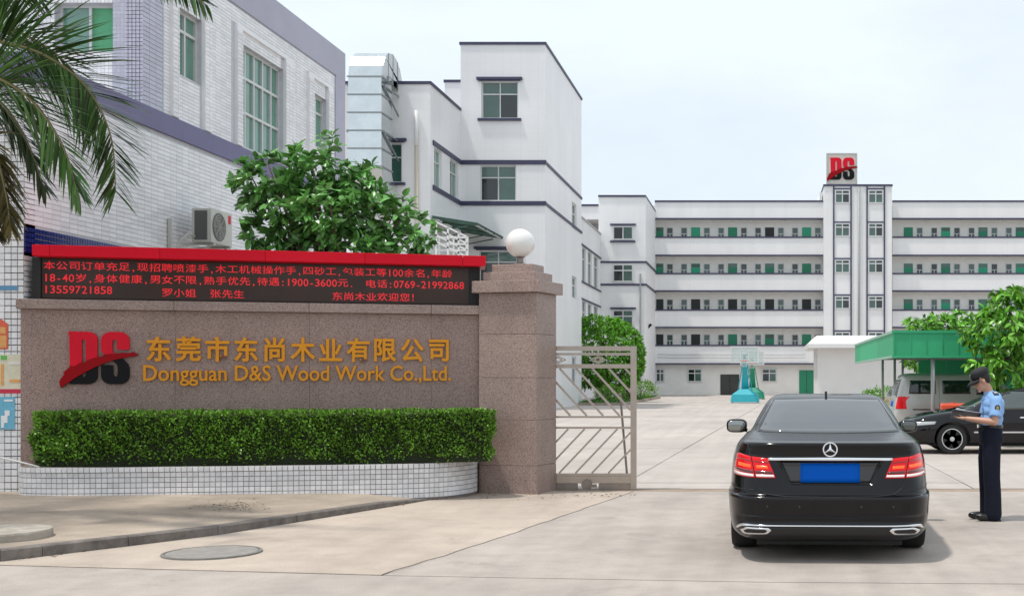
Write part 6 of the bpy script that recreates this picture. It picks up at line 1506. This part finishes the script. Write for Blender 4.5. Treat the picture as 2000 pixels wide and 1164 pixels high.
# glossy tree behind the sign wall
T1 = 18.7
t1 = thing('glossy_leaved_tree', 'dark green tree with large glossy leaves rising behind the red-roofed sign wall', 'tree', (-6.9, T1, 0))
ell = [(615,330,62,66,0.55,0.1),(690,355,62,50,0.5,0.2),(535,350,68,48,0.6,-0.1),(480,375,38,40,0.4,0),(570,420,80,62,0.8,0),(500,455,36,38,0.4,0.1),(660,430,85,70,0.9,-0.1),(745,430,72,62,0.7,0),(800,460,52,52,0.55,0.1),(700,500,130,50,0.8,0),(590,500,70,50,0.7,0),(645,285,30,28,0.3,0.1)]
pts_, dirs_ = crown_points(ell, T1, 560, 0.45)
pos, d = rosettes(pts_, dirs_, 9, (35,88), 0.55, 0.10)
sz = RNG.uniform(0.12, 0.225, len(pos)); leaf_objs(t1, pos, frames(d, roll=0.45), sz, leaf_proto(0.3, 0.14, 0.44), LEAF1)
limbs(t1, (-6.9, T1, 0), 2.3, [pts_[i] for i in range(0, 560, 22)], 0.09)

# drooping tree on the right above the saloon
T2 = 28.4
t2 = thing('drooping_leaved_tree', 'bright green tree with drooping leaves hanging over the carport on the right', 'tree', (6.55, T2, 0))
ell = [(1975,600,54,50,0.8,0),(2030,610,70,62,1.0,0.2),(1925,640,46,42,0.7,-0.2),(1965,665,72,60,1.0,-0.2),(2050,690,80,70,1.1,0),(1912,700,36,36,0.5,-0.4),(1950,722,50,38,0.6,-0.5),(2010,728,62,42,0.7,-0.4),(1893,655,24,28,0.4,-0.3),(1980,700,50,45,0.9,0.1),(2120,640,80,90,1.2,0.2)]
pts2, dirs2 = crown_points(ell, T2, 740, 0.45)
pos, d = rosettes(pts2, dirs2, 9, (35,100), 0.25, 0.62)
sz = RNG.uniform(0.15, 0.27, len(pos)); leaf_objs(t2, pos, frames(d, roll=0.5), sz, leaf_proto(0.25, 0.2, 0.36), LEAF2)
limbs(t2, (6.35, T2+0.2, 0), 1.75, [pts2[i] for i in range(0, 620, 26)], 0.17)
# tree behind the carport
T3 = 47.0
t3 = thing('background_tree', 'low green tree crown showing above the carport roof', 'tree', (6.6, T3, 0))
ell = [(1785,640,30,22,0.9,0),(1835,640,42,28,1.1,0),(1880,640,40,34,1.2,0.3),(1830,690,70,40,1.2,0.2)]
pts3, dirs3 = crown_points(ell, T3, 420, 0.4); pos, d = rosettes(pts3, dirs3, 7, (35,95), 0.4, 0.3)
leaf_objs(t3, pos, frames(d, roll=0.5), RNG.uniform(0.20,0.34,len(pos)), leaf_proto(0.25,0.15,0.36), LEAF2, 0)
limbs(t3, (6.6, T3, 0), 1.9, [pts3[i] for i in range(0, 420, 30)], 0.12)
# round feathery tree beside the factory
T4 = 80.0
t4 = thing('round_feathery_tree', 'rounded light green feathery tree beside the white factory seen through the gate', 'tree', (-10.1, T4, 0))
ell = [(1185,690,66,72,2.2,0),(1160,670,50,56,2.0,0.3),(1215,690,44,62,1.8,0),(1195,720,62,44,2.0,-0.3),(1235,700,26,44,1.2,0),(1150,720,40,40,1.6,0)]
pts4, dirs4 = crown_points(ell, T4, 2300, 0.72); pos, d = rosettes(pts4, dirs4, 7, (20,90), 0.5, 0.25)
leaf_objs(t4, pos, frames(d, roll=0.6), RNG.uniform(0.16,0.30,len(pos)), leaf_proto_s(0.42), LEAFR, 0)
limbs(t4, (-10.6, T4, 0), 1.4, [pts4[i] for i in range(0, 2300, 180)], 0.16)
t4b = thing('slim_tree_trunk', 'bare slanting trunk with a few leaves under the round feathery tree', 'tree', (-9.2, T4+1.5, 0))
mb = MB(); mb.tube([(-9.2,T4+1.5,0),(-9.3,T4+1.5,0.9),(-9.6,T4+1.3,2.1)], [0.16,0.12,0.08], 10); mb.build('trunk', BARK, t4b, smooth=True)
mb = MB(); mb.tube([(-9.3,T4+1.5,0.9),(-9.05,T4+1.4,1.6),(-8.9,T4+1.2,2.3)], [0.09,0.07,0.04], 8); mb.build('branch', BARK, t4b, smooth=True)
# planting bed with shrubs
bed = struct(thing('planting_bed', None, None, (-10, 82, 0)))
mb = MB(); mb.box(-11.0, -8.35, 70.5, 70.65, -0.01, 0.16); mb.box(-8.35, -8.2, 70.5, 95, -0.01, 0.16); mb.build('bed_kerb', CONCS, bed)
mb = MB(); mb.box(-11.0, -8.352, 70.652, 95, -0.02, 0.12); mb.build('bed_soil', MATS['soil'], bed)
N = 9000; pos = np.stack([RNG.uniform(-10.95,-8.4,N), RNG.uniform(70.7,94,N), np.full(N,0.11)],1); d = np.stack([RNG.normal(0,0.5,N),RNG.normal(0,0.5,N),np.ones(N)],1)
me = leaves_mesh('lawn', pos-np.array(WL[bed.name]), frames(d, roll=1.0), RNG.uniform(0.12,0.26,N), leaf_proto_s(0.2), GRASS); o = mesh_obj('lawn_grass', me, bed); o['kind'] = 'stuff'
def shrub(name, label, c, r, n, m, size, group=None):
    t = thing(name, label, 'shrub', (c[0], c[1], c[2]-r[2]), group); v = RNG.normal(size=(n,3)); v /= np.linalg.norm(v,axis=1,keepdims=True); v[:,2] = np.abs(v[:,2])*1.0*np.sign(v[:,2])
    lump = 1+0.18*np.sin(v[:,0]*9+c[0])*np.sin(v[:,1]*8)+0.1*np.sin(v[:,2]*13)
    pos = np.array(c)+v*np.array(r)*(lump*(0.75+0.3*RNG.random(n)))[:,None]; d = v+RNG.normal(0,0.5,(n,3))+np.array([0,0,0.3])
    pos[:,2] = np.maximum(pos[:,2], c[2]-r[2]+0.02)
    me = leaves_mesh('foliage', pos-np.array(WL[t.name]), frames(d, roll=0.7), RNG.uniform(size*0.7,size*1.3,n), leaf_proto_s(0.4), m); o = mesh_obj('foliage', me, t); o['kind'] = 'stuff'
    mb = MB()
    for k in range(5): a = k*1.26; mb.tube([(c[0],c[1],c[2]-r[2]-0.02),(c[0]+r[0]*0.5*math.cos(a),c[1]+r[1]*0.5*math.sin(a),c[2]+r[2]*0.2)], [0.02,0.008], 5)
    mb.build('stem', BARK, t); return t
for i, (xx, yy, rr_) in enumerate(((-9.3,73.5,0.55),(-9.9,76.5,0.6),(-9.0,86.5,0.8),(-9.6,90,0.85))):
    shrub('low_shrub', ('small clipped shrub nearest the gate in the factory bed','low shrub under the left of the feathery tree','dark shrub beside the feathery tree trunk','farthest shrub in the bed by the dormitory corner')[i], (xx,yy,0.12+rr_*0.8), (rr_*1.5,rr_*1.4,rr_*0.8), 900, LEAFH, 0.16, 'shrubs in the factory bed')
for i, (px, yy) in enumerate(((1698,70),(1712,71),(1730,69))):
    shrub('flowering_shrub', ('leftmost small shrub against the white shed wall','middle small shrub against the white shed wall','rightmost small shrub against the white shed wall')[i], (Xat(px,yy),yy,0.45), (0.42,0.42,0.45+0.12*i), 350, LEAF2, 0.16, 'shrubs by the white shed')

# ---------------------------------------------------------------- palm at the left edge
TP = 13.0
pm = thing('palm_tree', 'feather palm with hanging dark green fronds at the left edge of the picture', 'palm tree', (-9.75, 12.6, 0.12))
crown = Vector((-9.7, 12.6, 5.35))
mb = MB(); mb.tube([(-9.75,12.6,0.08),(-9.78,12.6,1.2),(-9.74,12.6,2.6),(-9.7,12.6,4.2),(-9.7,12.6,5.2)], [0.24,0.19,0.17,0.16,0.13], 16); mb.build('trunk', BARK, pm, smooth=True)
NLF = [0]
def frond(pts, n, l0, m, droop=0.7, single=True, spread=0.9, tlen=None, wid=0.036, roll=0):
    """feather frond: rachis along pts, leaflets in two rows; the larger ones single parts"""
    c = catmull([Vector(p).to_tuple() for p in pts], 12); mb = MB(); K = len(c)
    mb.tube(c, [0.026*(1-0.85*i/(K-1)) for i in range(K)], 6); fr_ = mb.build('frond', RACHIS, pm, smooth=True); base = WL[fr_.name]; mj = MB()
    for i in range(n):
        t = 0.06+0.94*(i+0.5)/n; j = min(K-2, int(t*(K-1))); p = c[j].lerp(c[j+1], t*(K-1)-j); tg = (c[j+1]-c[j]).normalized()
        sdv = tg.cross(Vector((0,0,1)))
        if sdv.length < 0.2: sdv = Vector((0.25,-1,0))
        sdv.normalize(); upv = sdv.cross(tg).normalized(); sdv, upv = sdv*math.cos(R(roll))+upv*math.sin(R(roll)), upv*math.cos(R(roll))-sdv*math.sin(R(roll))
        for s_ in (-1,1):
            ln = l0*(0.55+0.45*math.sin(math.pi*min(1,t*1.1+0.12)))*random.uniform(0.82,1.12)
            if t > 0.85: ln *= 1-0.35*(t-0.85)/0.15
            d0 = (tg*(0.50+0.6*t) + sdv*s_*spread*random.uniform(0.7,1.15) + upv*random.uniform(-0.1,0.4)).normalized(); L_ = []; p_ = p.copy(); dd = d0.copy(); seg = 4
            for k in range(seg+1):
                L_.append(p_.copy()); dd = (dd + Vector((0,0,-droop*0.30*random.uniform(0.8,1.2)))).normalized(); p_ = p_ + dd*ln/seg
            wv = (d0.cross(Vector((0,0,1))).normalized() if abs(d0.z) < 0.95 else Vector((1,0,0))); wv = (wv + Vector((random.uniform(-.5,.5),random.uniform(-.5,.5),random.uniform(-.5,.5)))).normalized()
            ws = [0.35,1.0,0.95,0.6,0.04]; vs = []
            for k, q in enumerate(L_): vs += [q-wv*wid*ws[k]/2, q+wv*wid*ws[k]/2]
            fs = [(2*k,2*k+1,2*k+3,2*k+2) for k in range(seg)]
            if single and NLF[0] < 300:
                one = MB(); one.add(vs, fs); one.build('leaflet', m, fr_); NLF[0] += 1
            else: mj.add(vs, fs)
    if mj.v: o = mj.build('leaflets', m, fr_); o['kind'] = 'stuff'
def PP_(x, y, Y): return P(x, y, Y)
frond([crown, PP_(-60,80,12.3), PP_(10,84,12.2), PP_(90,110,12.2), PP_(168,170,12.3), PP_(216,265,12.4), PP_(226,375,12.4)], 140, 0.90, LEAFP, 0.22, spread=1.05, roll=66, wid=0.031)
frond([crown, PP_(-70,140,11.8), PP_(-10,150,11.7), PP_(60,195,11.7), PP_(120,280,11.8), PP_(152,375,11.8)], 104, 0.80, LEAFP, 0.28, roll=55, wid=0.031)
frond([crown, PP_(-70,80,12.6), PP_(0,55,12.7), PP_(70,80,12.8), PP_(135,130,12.9), PP_(180,200,12.9)], 88, 0.76, LEAFP, 0.26, roll=45, wid=0.031)
frond([crown, PP_(-60,170,12.5), PP_(0,200,12.5), PP_(50,270,12.5), PP_(85,365,12.5)], 72, 0.66, LEAFP, 0.35, roll=55, wid=0.031)
frond([crown+Vector((0,0,-0.3)), PP_(-60,250,12.2), PP_(-14,290,12.1), PP_(10,370,12.1), PP_(20,440,12.1)], 60, 0.62, LEAFB, 0.40, roll=55)
frond([crown+Vector((0,0,-0.35)), PP_(-70,330,12.2), PP_(-40,390,12.1), PP_(-15,450,12.1)], 44, 0.60, LEAFB, 0.45, roll=50)
frond([crown, PP_(-20,-60,12.3), PP_(140,-120,12.1), PP_(270,-80,11.9), PP_(350,-28,11.9), PP_(405,12,11.9)], 90, 0.46, LEAFP, 0.5, roll=78)
frond([crown, PP_(-90,10,12.8), PP_(-20,-25,12.9), PP_(40,-22,13.0), PP_(85,5,13.0)], 50, 0.56, LEAFP, 0.4, roll=40)
for k in range(7):
    a = R(95+k*32); dv = Vector((math.cos(a), math.sin(a)*0.9, 0))
    frond([crown, crown+dv*0.8+Vector((0,0,0.55)), crown+dv*1.7+Vector((0,0,0.45)), crown+dv*2.4+Vector((0,0,-0.35)), crown+dv*2.7+Vector((0,0,-1.2))], 40, 0.75, LEAFP, 0.65, single=False)

# ---------------------------------------------------------------- dirt and dry leaves on the pavement and along the kerb
N = 420; r1 = RNG.random(N)
px_ = np.where(r1 < 0.35, RNG.normal(455, 35, N), np.where(r1 < 0.7, RNG.uniform(20, 820, N), RNG.uniform(900, 1240, N)))
py_ = np.where(r1 < 0.35, RNG.normal(988, 5, N), np.where(r1 < 0.7, 1094-0.152*px_+RNG.normal(3, 3, N), RNG.normal(967, 4, N)))
zg = np.where(r1 < 0.35, 0.135, 0.008); Yq = (CAMZ-zg)*F/(py_-PY); pos = np.stack([(px_-PX)/F*Yq, Yq, zg], 1)
d = np.stack([RNG.normal(0,1,N), RNG.normal(0,1,N), RNG.normal(0.1,0.15,N)], 1)
base = np.array([-5.0, 13.0, 0.0]); o = mesh_obj('ground_litter', leaves_mesh('ground_litter', pos-base, frames(d, roll=0.2), RNG.uniform(0.012,0.05,N), leaf_proto_s(0.6), mat('dry_litter', (0.16,0.11,0.07), 0.9, island=0.6)), None, base)
tag(o, 'dry leaf bits and dirt scattered along the kerb and pavement', 'litter', kind='stuff')
